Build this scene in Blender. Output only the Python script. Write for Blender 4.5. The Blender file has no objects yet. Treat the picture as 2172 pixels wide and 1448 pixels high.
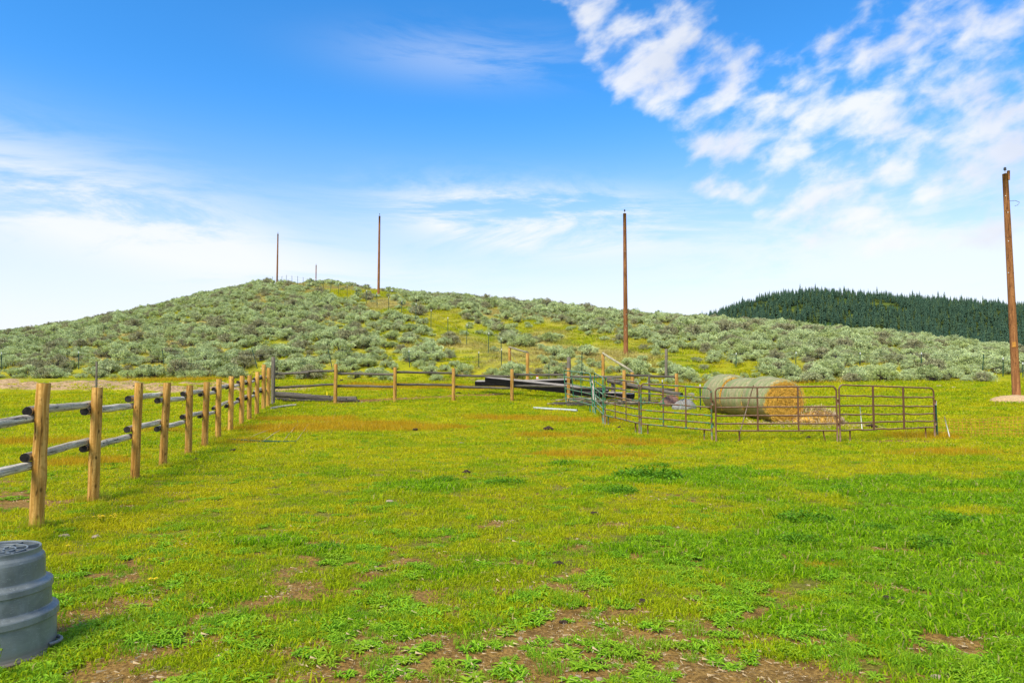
import bpy, bmesh, math, random
import numpy as np
from mathutils import Vector, Matrix

random.seed(11)
R = np.random.default_rng(11)
sc = bpy.context.scene
COL = sc.collection
rad = math.radians

# ------------------------------------------------------------------ camera
CAM_Z = 1.7
F = 1448.0                      # focal length in photo pixels (2172 wide)
PITCH = math.atan(76 / F)
cam_d = bpy.data.cameras.new('camera')
cam = bpy.data.objects.new('camera', cam_d)
COL.objects.link(cam)
cam.location = (0, 0, CAM_Z)
cam.rotation_euler = (math.pi / 2 + PITCH, 0, 0)
cam_d.sensor_width = 36
cam_d.lens = 24
cam_d.clip_start = 0.1
cam_d.clip_end = 9000
sc.camera = cam

# ------------------------------------------------------------------ exposure
sc.view_settings.view_transform = 'Standard'
sc.view_settings.look = 'None'
sc.view_settings.exposure = 1.72
sc.view_settings.gamma = 1
sc.view_settings.use_curve_mapping = False
sc.cycles.max_bounces = 6
sc.cycles.transparent_max_bounces = 8

# ------------------------------------------------------------------ sun and sky
SUN_EL, SUN_AZ = rad(50), rad(215)       # azimuth clockwise from +Y: behind the camera, to the left
sun_d = bpy.data.lights.new('sun', 'SUN')
sun_d.energy = 1.5
sun_d.angle = rad(28)
sun_d.color = (1.0, 0.89, 0.70)
sun = bpy.data.objects.new('sun', sun_d)
COL.objects.link(sun)
sdir = Vector((math.sin(SUN_AZ) * math.cos(SUN_EL), math.cos(SUN_AZ) * math.cos(SUN_EL), math.sin(SUN_EL)))
sun.rotation_euler = sdir.to_track_quat('Z', 'Y').to_euler()


class NT:
    """small helper round a node tree"""
    def __init__(self, tree):
        self.t = tree
        self.n = tree.nodes
        self.l = tree.links

    def node(self, kind, **kw):
        nd = self.n.new(kind)
        for k, v in kw.items():
            setattr(nd, k, v)
        return nd

    def put(self, sock, v):
        if isinstance(v, bpy.types.NodeSocket):
            self.l.new(v, sock)
        elif v is not None:
            if sock.type == 'RGBA' and len(v) == 3:
                v = (*v, 1)
            sock.default_value = v

    def math(self, op, a, b=None, c=None, clamp=False):
        nd = self.node('ShaderNodeMath', operation=op, use_clamp=clamp)
        self.put(nd.inputs[0], a)
        if b is not None: self.put(nd.inputs[1], b)
        if c is not None: self.put(nd.inputs[2], c)
        return nd.outputs[0]

    def vmath(self, op, a, b=None):
        nd = self.node('ShaderNodeVectorMath', operation=op)
        self.put(nd.inputs[0], a)
        if b is not None: self.put(nd.inputs[1], b)
        return nd.outputs[0]

    def noise(self, vec, scale, detail=4, rough=.55, dist=0.0, out=0):
        nd = self.node('ShaderNodeTexNoise')
        if vec is not None: self.l.new(vec, nd.inputs['Vector'])
        nd.inputs['Scale'].default_value = scale
        nd.inputs['Detail'].default_value = detail
        nd.inputs['Roughness'].default_value = rough
        nd.inputs['Distortion'].default_value = dist
        return nd.outputs[out]

    def mapr(self, v, a, b, c=0.0, d=1.0, smooth=True):
        nd = self.node('ShaderNodeMapRange')
        nd.interpolation_type = 'SMOOTHSTEP' if smooth else 'LINEAR'
        self.put(nd.inputs[0], v)
        for i, q in enumerate((a, b, c, d)): nd.inputs[i + 1].default_value = q
        return nd.outputs[0]

    def mix(self, f, a, b, mode='MIX'):
        nd = self.node('ShaderNodeMix', data_type='RGBA', blend_type=mode)
        self.put(nd.inputs[0], f)
        self.put(nd.inputs[6], a)
        self.put(nd.inputs[7], b)
        return nd.outputs[2]

    def scalevec(self, vec, s, rot=(0, 0, 0)):
        nd = self.node('ShaderNodeMapping')
        self.l.new(vec, nd.inputs[0])
        nd.inputs['Scale'].default_value = s
        nd.inputs['Rotation'].default_value = rot
        return nd.outputs[0]

    def attr(self, name, out='Fac', kind='GEOMETRY'):
        nd = self.node('ShaderNodeAttribute', attribute_name=name, attribute_type=kind)
        return nd.outputs[out]


world = bpy.data.worlds.new('World')
sc.world = world
world.use_nodes = True
w = NT(world.node_tree)
w.n.clear()
sky = w.node('ShaderNodeTexSky', sky_type='NISHITA')
sky.sun_disc = False
sky.sun_elevation = SUN_EL
sky.sun_rotation = SUN_AZ
sky.altitude = 900
sky.air_density = 1.0
sky.dust_density = 0.4
sky.ozone_density = 2.0
tc = w.node('ShaderNodeTexCoord')
D = tc.outputs['Generated']
sep = w.node('ShaderNodeSeparateXYZ'); w.l.new(D, sep.inputs[0])
dx, dy, dz = sep.outputs
elev = w.math('MAXIMUM', dz, 0.0)
# blue of the clear sky: nishita, tinted a little
tint = w.mix(w.mapr(elev, .06, .38), (1.02, .93, .96), (0.80, 1.0, 1.15))
blue = w.mix(1.0, sky.outputs[0], tint, 'MULTIPLY')
hs = w.node('ShaderNodeHueSaturation')
hs.inputs['Saturation'].default_value = 1.20
hs.inputs['Value'].default_value = 0.86
w.l.new(blue, hs.inputs['Color'])
blue = hs.outputs[0]
# bright white haze low down
hz = w.mapr(elev, 0.0, 0.45, 1.0, 0.0)
hz = w.math('POWER', hz, 1.9)
skyc = w.mix(w.math('MULTIPLY', hz, 0.96), blue, (3.25, 3.34, 3.60))


def blob(cx, cz, sx, sz, rot=0.0):
    """soft ellipse on the sky round direction x=cx, z=cz"""
    a = w.math('SUBTRACT', dx, cx); b = w.math('SUBTRACT', dz, cz)
    c, s = math.cos(rot), math.sin(rot)
    u = w.math('ADD', w.math('MULTIPLY', a, c / sx), w.math('MULTIPLY', b, s / sx))
    v = w.math('ADD', w.math('MULTIPLY', a, -s / sz), w.math('MULTIPLY', b, c / sz))
    q = w.math('ADD', w.math('MULTIPLY', u, u), w.math('MULTIPLY', v, v))
    return w.math('EXPONENT', w.math('MULTIPLY', q, -1.0))


def summ(*v):
    o = v[0]
    for q in v[1:]: o = w.math('ADD', o, q)
    return o


# altocumulus puffs in slanting rows, upper right, and broken cloud overhead and behind
pv = w.scalevec(D, (1, 1, 1), (0, rad(24), 0))
pv = w.scalevec(pv, (0.52, 0.8, 1.0))
puff = w.noise(pv, 31, 5, .52, .15)
big = w.noise(pv, 9.5, 3, .5, .3)
edge_ = w.math('SUBTRACT', w.math('ADD', dx, dz), .52)
c1 = w.math('MULTIPLY', w.mapr(edge_, -.04, .07), w.mapr(dz, .13, .23))
cov = summ(w.math('MULTIPLY', c1, 1.03), w.math('MULTIPLY', blob(.34, .455, .12, .045, rad(-6)), -.55), w.math('MULTIPLY', blob(.155, .415, .07, .045, rad(5)), .55),
           w.math('MULTIPLY', blob(.54, .175, .20, .055), .80), w.math('MULTIPLY', blob(.285, .26, .05, .02, rad(-8)), .5),
           w.math('MULTIPLY', w.mapr(dz, .60, .8), .3), w.math('MULTIPLY', w.mapr(dy, .35, -.1), .62))
cov = w.math('MINIMUM', cov, 1.0)
pm = w.math('ADD', w.math('MULTIPLY', puff, .76), w.math('MULTIPLY', big, .24))
thr = w.math('SUBTRACT', .76, w.math('MULTIPLY', cov, .37))
dens = w.math('DIVIDE', w.math('SUBTRACT', pm, thr), .27, clamp=True)
dens = w.math('MULTIPLY', w.mapr(dens, 0, 1), .88)
# thin wisps
wv = w.scalevec(D, (0.45, .6, 2.2), (0, rad(5), 0))
wn = w.noise(wv, 6.5, 8, .66, .6)
wcov = summ(blob(-.52, .205, .24, .06, rad(-12)), w.math('MULTIPLY', blob(.03, .225, .17, .038, rad(-4)), 2.2), w.math('MULTIPLY', blob(-.06, .43, .15, .03), .30),
            w.math('MULTIPLY', blob(-.22, .13, .4, .045, rad(-8)), .5), w.math('MULTIPLY', blob(.50, .17, .3, .07), .7))
wm = w.math('MULTIPLY', w.mapr(wn, .36, .57), w.math('MINIMUM', wcov, 1.0))
wm = w.math('MULTIPLY', wm, .85)
shade = w.mapr(w.noise(pv, 9, 4, .5), .35, .62, .0, 1.0)
ccol = w.mix(shade, (2.85, 2.98, 3.3), (3.62, 3.65, 3.72))
skyc = w.mix(wm, skyc, (3.55, 3.60, 3.72))
skyc = w.mix(dens, skyc, ccol)
bg = w.node('ShaderNodeBackground')
w.l.new(skyc, bg.inputs['Color'])
bg.inputs['Strength'].default_value = 0.085
wo = w.node('ShaderNodeOutputWorld')
w.l.new(bg.outputs[0], wo.inputs[0])

# ================================================================== helpers
def P(px, py, Y):
    """world point at forward distance Y that lies on the line of sight through photo point (px, py)"""
    u = (px - 1086) / F; v = (724 - py) / F
    d = Vector((u, math.cos(PITCH) - v * math.sin(PITCH), math.sin(PITCH) + v * math.cos(PITCH)))
    return Vector((0, 0, CAM_Z)) + d * (Y / d.y)


LAT = [np.random.default_rng(100 + i).random((256, 256)) for i in range(8)]


def vnoise(x, y, k=0):
    L = LAT[k % 8]
    x = np.asarray(x, float) + 37.3 * k; y = np.asarray(y, float) + 11.7 * k
    xi = np.floor(x).astype(int); yi = np.floor(y).astype(int)
    fx = x - xi; fy = y - yi
    fx = fx * fx * (3 - 2 * fx); fy = fy * fy * (3 - 2 * fy)
    g = lambda a, b: L[a % 256, b % 256]
    return ((g(xi, yi) * (1 - fx) + g(xi + 1, yi) * fx) * (1 - fy) + (g(xi, yi + 1) * (1 - fx) + g(xi + 1, yi + 1) * fx) * fy)


def fbm(x, y, k=0, o=4):
    s = 0; a = 1; t = 0
    for i in range(o):
        s = s + a * vnoise(x * 2 ** i, y * 2 ** i, k + i); t += a; a *= .5
    return s / t


def ss(a, b, x):
    t = np.clip((x - a) / (b - a), 0, 1)
    return t * t * (3 - 2 * t)


# ------------------------------------------------------------------ terrain height
def azpx(px): return math.atan((px - 1086) / F)


CREST = [(-800, 790, 60), (-300, 765, 75), (0, 716, 85), (150, 692, 92), (300, 668, 100), (420, 641, 108), (550, 616, 115),
         (700, 613, 118), (800, 624, 100), (900, 635, 90), (1000, 643, 85), (1200, 664, 78), (1330, 675, 75), (1450, 683, 74),
         (1600, 690, 73), (1750, 702, 72), (1900, 718, 71), (2050, 735, 70), (2172, 752, 70), (2500, 775, 66), (3200, 792, 60)]
AZ_T = np.array([-math.pi, -1.75] + [azpx(c[0]) for c in CREST] + [1.75, math.pi])
RC_T = np.array([90, 90] + [c[2] / math.cos(azpx(c[0])) for c in CREST] + [90, 90])
ZC_T = np.array([1.6, 1.6] + [CAM_Z + (800 - c[1]) / F * c[2] for c in CREST] + [1.6, 1.6])
BASE = [(-800, 52), (0, 44.5), (300, 42.8), (600, 41), (900, 39), (1100, 38.5), (1400, 37.5), (1700, 37.5), (2172, 38), (3200, 45)]
RB_A = np.array([-math.pi, -1.75] + [azpx(c[0]) for c in BASE] + [1.75, math.pi])
RB_T = np.array([70, 70] + [c[1] / math.cos(azpx(c[0])) for c in BASE] + [70, 70])
MT = [(-2500, 798), (0, 795), (1000, 780), (1300, 740), (1420, 720), (1480, 690), (1560, 664), (1640, 641), (1740, 632), (1850, 640),
      (2000, 652), (2172, 664), (2500, 685), (3200, 770)]
MT_R = 1300.0
MT_A = np.array([-math.pi, -1.75] + [azpx(c[0]) for c in MT] + [1.75, math.pi])
MT_Z = np.array([2, 2] + [CAM_Z + (800 - c[1]) / F * MT_R * math.cos(azpx(c[0])) for c in MT] + [2, 2])
FY = np.array([-1e4, 13, 17.5, 20.5, 24, 29, 33, 38, 42, 1e5])
FZ = np.array([0, 0, .04, .16, .33, .60, .98, 1.42, 1.62, 1.62])


def rb(az): return np.interp(az, RB_A, RB_T)
def rc(az): return np.interp(az, AZ_T, RC_T)


def G(x, y):
    x = np.asarray(x, float); y = np.asarray(y, float)
    az = np.arctan2(x, y); r = np.hypot(x, y)
    yy = np.where(y > 0, y, 0)
    z = np.interp(yy, FY, FZ)
    z = z + .19 * np.exp(-((x - 8) / 3.2) ** 2 - ((y - 21.5) / 2.6) ** 2)
    z = z + .30 * ss(12.5, 19, x) * ss(20, 27, y) * (1 - ss(30, 40, y))
    z = z - .10 * ss(-3, -8, x) * np.exp(-((y - 26) / 5.) ** 2)
    b = rb(az); c = rc(az); zc = np.interp(az, AZ_T, ZC_T)
    s = np.clip((r - b) / (c - b), 0, 1)
    hill = (zc - 1.6) * (1 - (1 - s) ** 1.6)
    fall = ss(0, 1, (r - c) / 190.)
    z = z + hill * (1 - fall)
    m = ss(560, MT_R, r) * (1 - ss(MT_R, 3000, r) * .8)
    z = z * (1 - ss(200, 600, r)) + 2.0 * ss(200, 600, r)
    mz = np.interp(az, MT_A, MT_Z)
    z = z + (mz - 2) * m
    # relief
    z = z + .045 * (fbm(x / .33, y / .33, 4, 3) - .5) * (1 - ss(18, 30, r))
    z = z + .05 * (fbm(x / 1.9, y / 1.9, 1, 3) - .5) * ss(2, 5, r) + .10 * (fbm(x / 6., y / 6., 2, 3) - .5) * ss(6, 14, r)
    z = z + .6 * (fbm(x / 17., y / 17., 3, 3) - .5) * ss(1., 1.35, r / b) * (1 - ss(300, 500, r))
    z = z + 9 * (fbm(x / 160., y / 160., 4, 3) - .5) * ss(560, 800, r)
    # spoil mounds in the gravel strip on the left
    gm = gravel(x, y)
    z = z + 1.0 * gm * np.clip(fbm(x / 2.4, y / 1.8, 5, 3) - .45, 0, 1)
    return z


def gravel(x, y):
    y0 = 35.6 + (x + 20) * -.06
    a = .92 * np.exp(-((y - y0) / 3.3) ** 2) * (1 - ss(-15.5, -12, x))
    a = np.maximum(a, .75 * np.exp(-((y - 34.5) / 1.6) ** 2) * (1 - ss(-11, -8, x)))
    n = fbm(x / 1.7, y / 1.3, 6, 4)
    return np.clip(ss(.46, .72, a * (.35 + 1.25 * n)), 0, 1)


def Gz(x, y): return float(G(x, y))


def gp(px, Y, dz=0.0):
    """point on the ground in photo column px at forward distance Y"""
    p = P(px, 800, Y)
    return Vector((p.x, Y, Gz(p.x, Y) + dz))


# ------------------------------------------------------------------ ground cover masks
def spot(x, y, px, py, wx, wy, Y=None):
    if Y is None: Y = CAM_Z * F / (py - 800) if py > 935 else None
    cx = (px - 1086) / F * Y
    return np.exp(-((x - cx) / wx) ** 2 - ((y - Y) / wy) ** 2)


def dirt(x, y):
    r = np.hypot(x, y)
    n = fbm(x / .26, y / .20, 2, 5); n2 = fbm(x / 1.9, y / 1.2, 5, 3)
    a = 0.0
    for s_ in [(1050, 1385, .75, .30), (780, 1375, .5, .22), (1330, 1400, .45, .25), (1240, 1290, .3, .25), (830, 1062, .22, .12),
               (1990, 1365, .26, .14), (1560, 1440, .5, .16), (170, 1330, .22, .35), (230, 1425, .5, .16), (1450, 1330, .3, .15),
               (380, 1190, .5, .12), (1960, 1180, .2, .1), (930, 1430, 1.0, .22), (1180, 1340, .35, .2), (360, 1360, .3, .14), (1700, 1400, .3, .12), (1120, 1235, .3, .15), (840, 1190, .4, .15), (560, 1270, .2, .08), (1640, 1245, .3, .1), (1260, 1150, .25, .1)]:
        a = a + spot(x, y, *s_)
    base = .17 * ss(6.8, 4.4, r) + .10 * ss(12, 6, r)
    a = np.clip(a, 0, 1) * .72 + base
    v = a + (n - .5) * 1.9 + (n2 - .5) * .5
    near = ss(.38, .58, v) * (1 - ss(11, 15, r))
    # bare strip behind the fence on the left
    b = np.exp(-((x + 7.6) / 1.7) ** 2 - ((y - 9.3) / .9) ** 2) + .7 * np.exp(-((x + 9.6) / 2.2) ** 2 - ((y - 11) / 1.2) ** 2)
    near = np.maximum(near, ss(.35, .55, b + (n - .5) * .8))
    # track beyond the back fence and litter on the right
    lane = np.exp(-((y - (31.0 + (x + 4) * .42)) / .55) ** 2) * ss(-9, -7, x) * (1 - ss(-1, 1, x))
    near = np.maximum(near, ss(.35, .6, lane + (n - .5) * .5))
    near = np.maximum(near, ss(.5, .8, spot(x, y, 1150, 800, 3.2, 1.0, 28.3) * .0 + spot(x, y, 1890, 0, 1.4, .5, 17.6) + (n - .5) * .9))
    return near


def dry(x, y):
    """rusty red dry weeds"""
    n = fbm(x / 1.6, y / 1.1, 7, 4)
    a = 0.0
    for px, Y, wx, wy in [(760, 21.3, 2.4, 1.5), (640, 23.8, 2.4, .9), (600, 20.5, 1.3, 1.4), (1080, 23.6, 2.3, 1.1), (900, 20.6, 2.2, .7), (500, 17.5, .9, 1.0),
                          (1240, 22.3, 1.6, .8), (1180, 19.0, 1.7, .6), (2080, 15.0, 2.6, .9), (900, 35.5, 9, 1.8), (1600, 37.5, 6, .9), (200, 14., 1.3, 1.), (80, 17.5, 2.5, 1.),
                          (350, 40, 8, 2.0), (1960, 18.5, 1.7, .9), (1380, 17.5, 1.8, .7), (1280, 15.2, 1.6, .6), (1740, 6.2, .35, .12), (380, 20, 1.5, .8)]:
        a = a + spot(x, y, px, 0, wx, wy, Y)
    return np.clip(ss(.35, .85, a * (.45 + n) + (n - .5) * .45), 0, 1)


def lush(x, y):
    n = fbm(x / 1.1, y / .8, 3, 4); n2 = fbm(x / 3.3, y / 2.4, 1, 3)
    a = 0.0
    for px, py, wx, wy in [(1370, 1015, .8, .55), (1050, 1020, 1.0, .5), (900, 1030, .8, .6), (1740, 1140, 1.0, .6), (2050, 1130, 1.2, .8), (1900, 1110, 1.2, .5), (1300, 1040, .5, .5),
                           (1200, 984, .9, .5), (1540, 1000, .7, .5), (2100, 1300, .8, .5), (1700, 1300, .9, .4), (560, 1140, .7, .3), (1500, 1160, 1.2, .8), (680, 1160, .9, .35)]:
        a = a + spot(x, y, px, py, wx, wy)
    a = a * .7 + .42 * ss(0.5, 5, x) * (1 - ss(11, 15, y)) + .25 * ss(0, 2, x) * (1 - ss(6, 9, y)) + .25 * np.exp(-((y - 10.5) / 2.5) ** 2) * ss(-5, -1, x)
    return np.clip(ss(.38, .80, a * (.55 + n * .9) + (n - .5) * .5 + (n2 - .5) * .5), 0, 1)


def straw(x, y):
    """tan dead grass on the hill"""
    n = fbm(x / 6., y / 6., 0, 4)
    return ss(.42, .66, n)


POLES = [(19.75, 26.8), (7.35, 44.0), (-15.1, 76.0), (-38.7, 111.0)]


def seg_d(x, y, a, b):
    ax, ay = a; bx, by = b
    vx, vy = bx - ax, by - ay
    t = np.clip(((x - ax) * vx + (y - ay) * vy) / (vx * vx + vy * vy), 0, 1)
    return np.hypot(x - ax - t * vx, y - ay - t * vy)


def open_lane(x, y):
    """1 where the hill is grassy and nearly free of sagebrush"""
    n = fbm(x / 5., y / 7., 6, 3)
    d1 = seg_d(x, y, (11, 41.0), (5.0, 48)); d2 = seg_d(x, y, (5.0, 48), (1, 56)); d3 = seg_d(x, y, (0, 43.5), (-22, 80)); d5 = seg_d(x, y, (-22, 80), (-40, 113))
    d4 = seg_d(x, y, (0, 41), (-3.5, 47)); d6 = seg_d(x, y, (-15, 76), (-22, 108)); d7 = seg_d(x, y, (6, 50), (18, 62))
    v = np.maximum(np.maximum(np.exp(-(d1 / 3.2) ** 2), .85 * np.exp(-(d2 / 3.2) ** 2)), np.maximum(.95 * np.exp(-(d3 / 2.2) ** 2), .9 * np.exp(-(d4 / 2.2) ** 2)))
    v = np.maximum(v, np.maximum(.9 * np.exp(-(d5 / 5.5) ** 2), np.maximum(.95 * np.exp(-(d6 / 6) ** 2), .35 * np.exp(-(d7 / 2.0) ** 2))))
    return np.clip(v * (.55 + n) + ss(.60, .70, fbm(x / 3.2, y / 4.5, 2, 3)) * .6 * (1 - ss(9, 14, x)) * ss(1, 7, np.hypot(x, y) - rb(np.arctan2(x, y))), 0, 1)


# ================================================================== materials
def new_mat(name):
    m = bpy.data.materials.new(name)
    m.use_nodes = True
    t = NT(m.node_tree)
    t.n.clear()
    out = t.node('ShaderNodeOutputMaterial')
    return m, t, out


def pbsdf(t, out, color, rough=.8, metal=0.0, normal=None, spec=.3):
    b = t.node('ShaderNodeBsdfPrincipled')
    t.put(b.inputs['Base Color'], color)
    t.put(b.inputs['Roughness'], rough)
    b.inputs['Metallic'].default_value = metal
    b.inputs['Specular IOR Level'].default_value = spec
    if normal is not None: t.l.new(normal, b.inputs['Normal'])
    t.l.new(b.outputs[0], out.inputs[0])
    return b


def bump(t, h, strength=.4, dist=.01):
    b = t.node('ShaderNodeBump')
    b.inputs['Strength'].default_value = strength
    b.inputs['Distance'].default_value = dist
    t.l.new(h, b.inputs['Height'])
    return b.outputs[0]


def ocoord(t):
    return t.node('ShaderNodeTexCoord').outputs['Object']


def wood_mat(name, c1, c2, c3, along='Z', fine=60, knots=True, bstr=.5, var=.25):
    """grain runs along an axis of the object; c1 light, c2 dark, c3 stain"""
    m, t, out = new_mat(name)
    o = ocoord(t)
    s = {'Z': (1, 1, .05), 'X': (.05, 1, 1), 'Y': (1, .05, 1)}[along]
    ri = t.node('ShaderNodeObjectInfo').outputs['Random']
    off = t.node('ShaderNodeVectorMath', operation='ADD')
    t.l.new(o, off.inputs[0]); t.l.new(t.math('MULTIPLY', ri, 31.0), off.inputs[1])
    o = off.outputs[0]
    g = t.noise(t.scalevec(o, s), fine, 5, .6)
    big = t.noise(t.scalevec(o, {'Z': (1, 1, .3), 'X': (.3, 1, 1), 'Y': (1, .3, 1)}[along]), 5, 4, .6)
    col = t.mix(t.mapr(g, .36, .66), c2, c1)
    col = t.mix(t.mapr(big, .48, .72, 0, .75), col, c3)
    fl = t.noise(o, 24, 3, .6)
    col = t.mix(t.mapr(fl, .50, .66, 0, .65), col, c2)
    if knots:
        v = t.node('ShaderNodeTexVoronoi')
        t.l.new(t.scalevec(o, {'Z': (1, 1, .5), 'X': (.5, 1, 1), 'Y': (1, .5, 1)}[along]), v.inputs['Vector'])
        v.inputs['Scale'].default_value = 11
        k = t.mapr(v.outputs['Distance'], .06, .23, .85, 0)
        col = t.mix(k, col, tuple(q * .25 for q in c2))
    ck = t.noise(t.scalevec(o, {'Z': (1, 1, .035), 'X': (.035, 1, 1), 'Y': (1, .035, 1)}[along]), 17, 2, .5)
    crack = t.mapr(t.math('ABSOLUTE', t.math('SUBTRACT', ck, .56)), .004, .016, .85, 0)
    col = t.mix(crack, col, tuple(q * .22 for q in c2))
    br = t.mapr(ri, 0, 1, 1 - var, 1 + var, False)
    vb = t.node('ShaderNodeVectorMath', operation='SCALE')
    t.l.new(col, vb.inputs[0]); t.l.new(br, vb.inputs[3])
    pbsdf(t, out, vb.outputs[0], .85, normal=bump(t, g, bstr, .006), spec=.15)
    return m


M = {}
M['post'] = wood_mat('peeled_post_wood', (.68, .40, .11), (.40, .20, .038), (.30, .13, .025), 'Z', 38, var=.14, bstr=.9)
M['post_top'] = wood_mat('post_end_grain', (.42, .34, .20), (.28, .20, .10), (.3, .25, .12), 'Z', 25, False)
M['rail'] = wood_mat('weathered_rail_wood', (.74, .67, .52), (.32, .28, .21), (.50, .44, .33), 'X', 30, var=.12, bstr=.8)
M['rail_end'] = wood_mat('blackened_rail_end', (.040, .036, .032), (.018, .017, .016), (.05, .04, .035), 'X', 20, False)
M['rail_dark'] = wood_mat('dark_weathered_rail', (.20, .175, .135), (.085, .074, .056), (.13, .11, .085), 'X', 45, var=.2)
M['grey_post'] = wood_mat('grey_post_wood', (.28, .24, .185), (.13, .11, .08), (.19, .155, .115), 'Z', 45, var=.15)
M['pole'] = wood_mat('treated_pole_wood', (.40, .18, .065), (.20, .08, .028), (.13, .05, .02), 'Z', 26, True, .4, .12)
M['brace'] = wood_mat('pale_brace_wood', (.46, .42, .28), (.27, .23, .13), (.3, .26, .15), 'X', 45)
M['beam_side'] = wood_mat('creosote_beam_side', (.022, .02, .02), (.008, .008, .009), (.03, .028, .025), 'X', 30, False)
M['beam_top'] = wood_mat('weathered_beam_top', (.52, .47, .39), (.30, .26, .21), (.38, .31, .23), 'X', 40, False)
M['board'] = wood_mat('scrap_board_wood', (.55, .47, .35), (.24, .19, .14), (.34, .28, .2), 'X', 40)


def paint_mat(name, green, rust, amount, pale=0.0, scale=7.0):
    m, t, out = new_mat(name)
    geo = t.node('ShaderNodeNewGeometry')
    pos = geo.outputs['Position']
    n = t.noise(pos, scale, 5, .65)
    n2 = t.noise(pos, 45, 4, .6)
    f = t.mapr(t.math('ADD', n, t.math('MULTIPLY', t.math('SUBTRACT', n2, .5), .5)), .5 - amount, .62 - amount)
    col = t.mix(f, green, rust)
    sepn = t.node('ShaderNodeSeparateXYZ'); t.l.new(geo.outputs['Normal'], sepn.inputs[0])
    # paler flecks on the upward faces of the tubes
    pale_flecks = t.math('MULTIPLY', t.mapr(n2, .40, .62), pale)
    col = t.mix(t.math('MULTIPLY', pale_flecks, t.mapr(sepn.outputs[2], .2, .8)), col, (.50, .42, .30))
    pbsdf(t, out, col, t.mapr(n2, .3, .7, .45, .8), 0.0, bump(t, n2, .3, .002), .4)
    return m


GREEN, RUST = (.02, .17, .08), (.15, .068, .03)
M['green_tube'] = paint_mat('green_painted_tube', GREEN, (.26, .14, .07), -.03, .75)
M['mixed_tube'] = paint_mat('green_tube_going_rusty', GREEN, RUST, .10, .7)
M['rusty_tube'] = paint_mat('rusty_brown_tube', (.03, .09, .045), RUST, .22, .55)
M['t_post'] = paint_mat('green_t_post_paint', (.015, .075, .045), (.05, .04, .03), -.05, 0)
M['white_tip'] = paint_mat('white_paint', (.7, .72, .70), (.5, .5, .45), -.1, 0)


def plain(name, c, rough=.7, metal=0.0, var=.25, scale=12, bstr=.3, c2=None):
    m, t, out = new_mat(name)
    o = ocoord(t)
    n = t.noise(o, scale, 5, .6)
    col = t.mix(t.mapr(n, .3, .7), tuple(q * (1 - var) for q in c), c2 or tuple(min(1, q * (1 + var)) for q in c))
    pbsdf(t, out, col, rough, metal, bump(t, n, bstr, .01), .35)
    return m


M['steel'] = plain('galvanised_wire', (.30, .30, .29), .5, .6)
M['white_pipe'] = plain('white_plastic_pipe', (.46, .49, .46), .35, 0, .1)
M['orange'] = plain('orange_plastic', (.75, .12, .03), .5)
M['net'] = plain('faded_orange_netting', (.62, .22, .05), .6)
M['yellow'] = plain('yellow_flower', (.9, .66, .01), .6)
M['stake'] = plain('white_stake_fibreglass', (.74, .74, .66), .5, 0, .1)
M['dung'] = plain('dried_manure', (.045, .026, .014), .95, 0, .5, 40, .9)
M['rock'] = plain('lichen_grey_stone', (.24, .235, .21), .9, 0, .35, 14, .9)
M['rock_red'] = plain('reddish_stone', (.20, .11, .085), .9, 0, .35, 14, .9)
M['rock_pale'] = plain('pale_stone', (.38, .29, .18), .9, 0, .25, 20, .8)
M['soil_heap'] = plain('sandy_spoil', (.50, .34, .17), 1.0, 0, .3, 25, .9)
M['tag'] = plain('yellow_pole_tag', (.50, .22, .03), .5)
M['glass_ins'] = plain('dark_insulator', (.03, .03, .035), .3)


def tub_mat():
    m, t, out = new_mat('scuffed_grey_blue_plastic')
    o = ocoord(t)
    n = t.noise(o, 6, 5, .6, .4)
    sv = t.scalevec(o, (5, 5, .6))
    st = t.noise(sv, 9, 6, .7, .6)
    scr = t.noise(t.scalevec(o, (1, 1, 5), (.7, .3, .2)), 32, 4, .7, 1.5)
    col = t.mix(t.mapr(n, .3, .7), (.10, .120, .122), (.185, .21, .205))
    col = t.mix(t.mapr(st, .52, .75, 0, .45), col, (.24, .28, .29))
    col = t.mix(t.mapr(scr, .58, .66, 0, .5), col, (.36, .40, .40))
    d = t.node('ShaderNodeSeparateXYZ'); t.l.new(o, d.inputs[0])
    mud = t.math('MULTIPLY', t.mapr(d.outputs[2], .0, .10, 1, 0), t.mapr(n, .35, .6))
    col = t.mix(mud, col, (.16, .12, .08))
    pbsdf(t, out, col, t.mapr(st, .3, .7, .30, .55), 0, bump(t, scr, .12, .002), .6)
    return m


M['tub'] = tub_mat()


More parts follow.
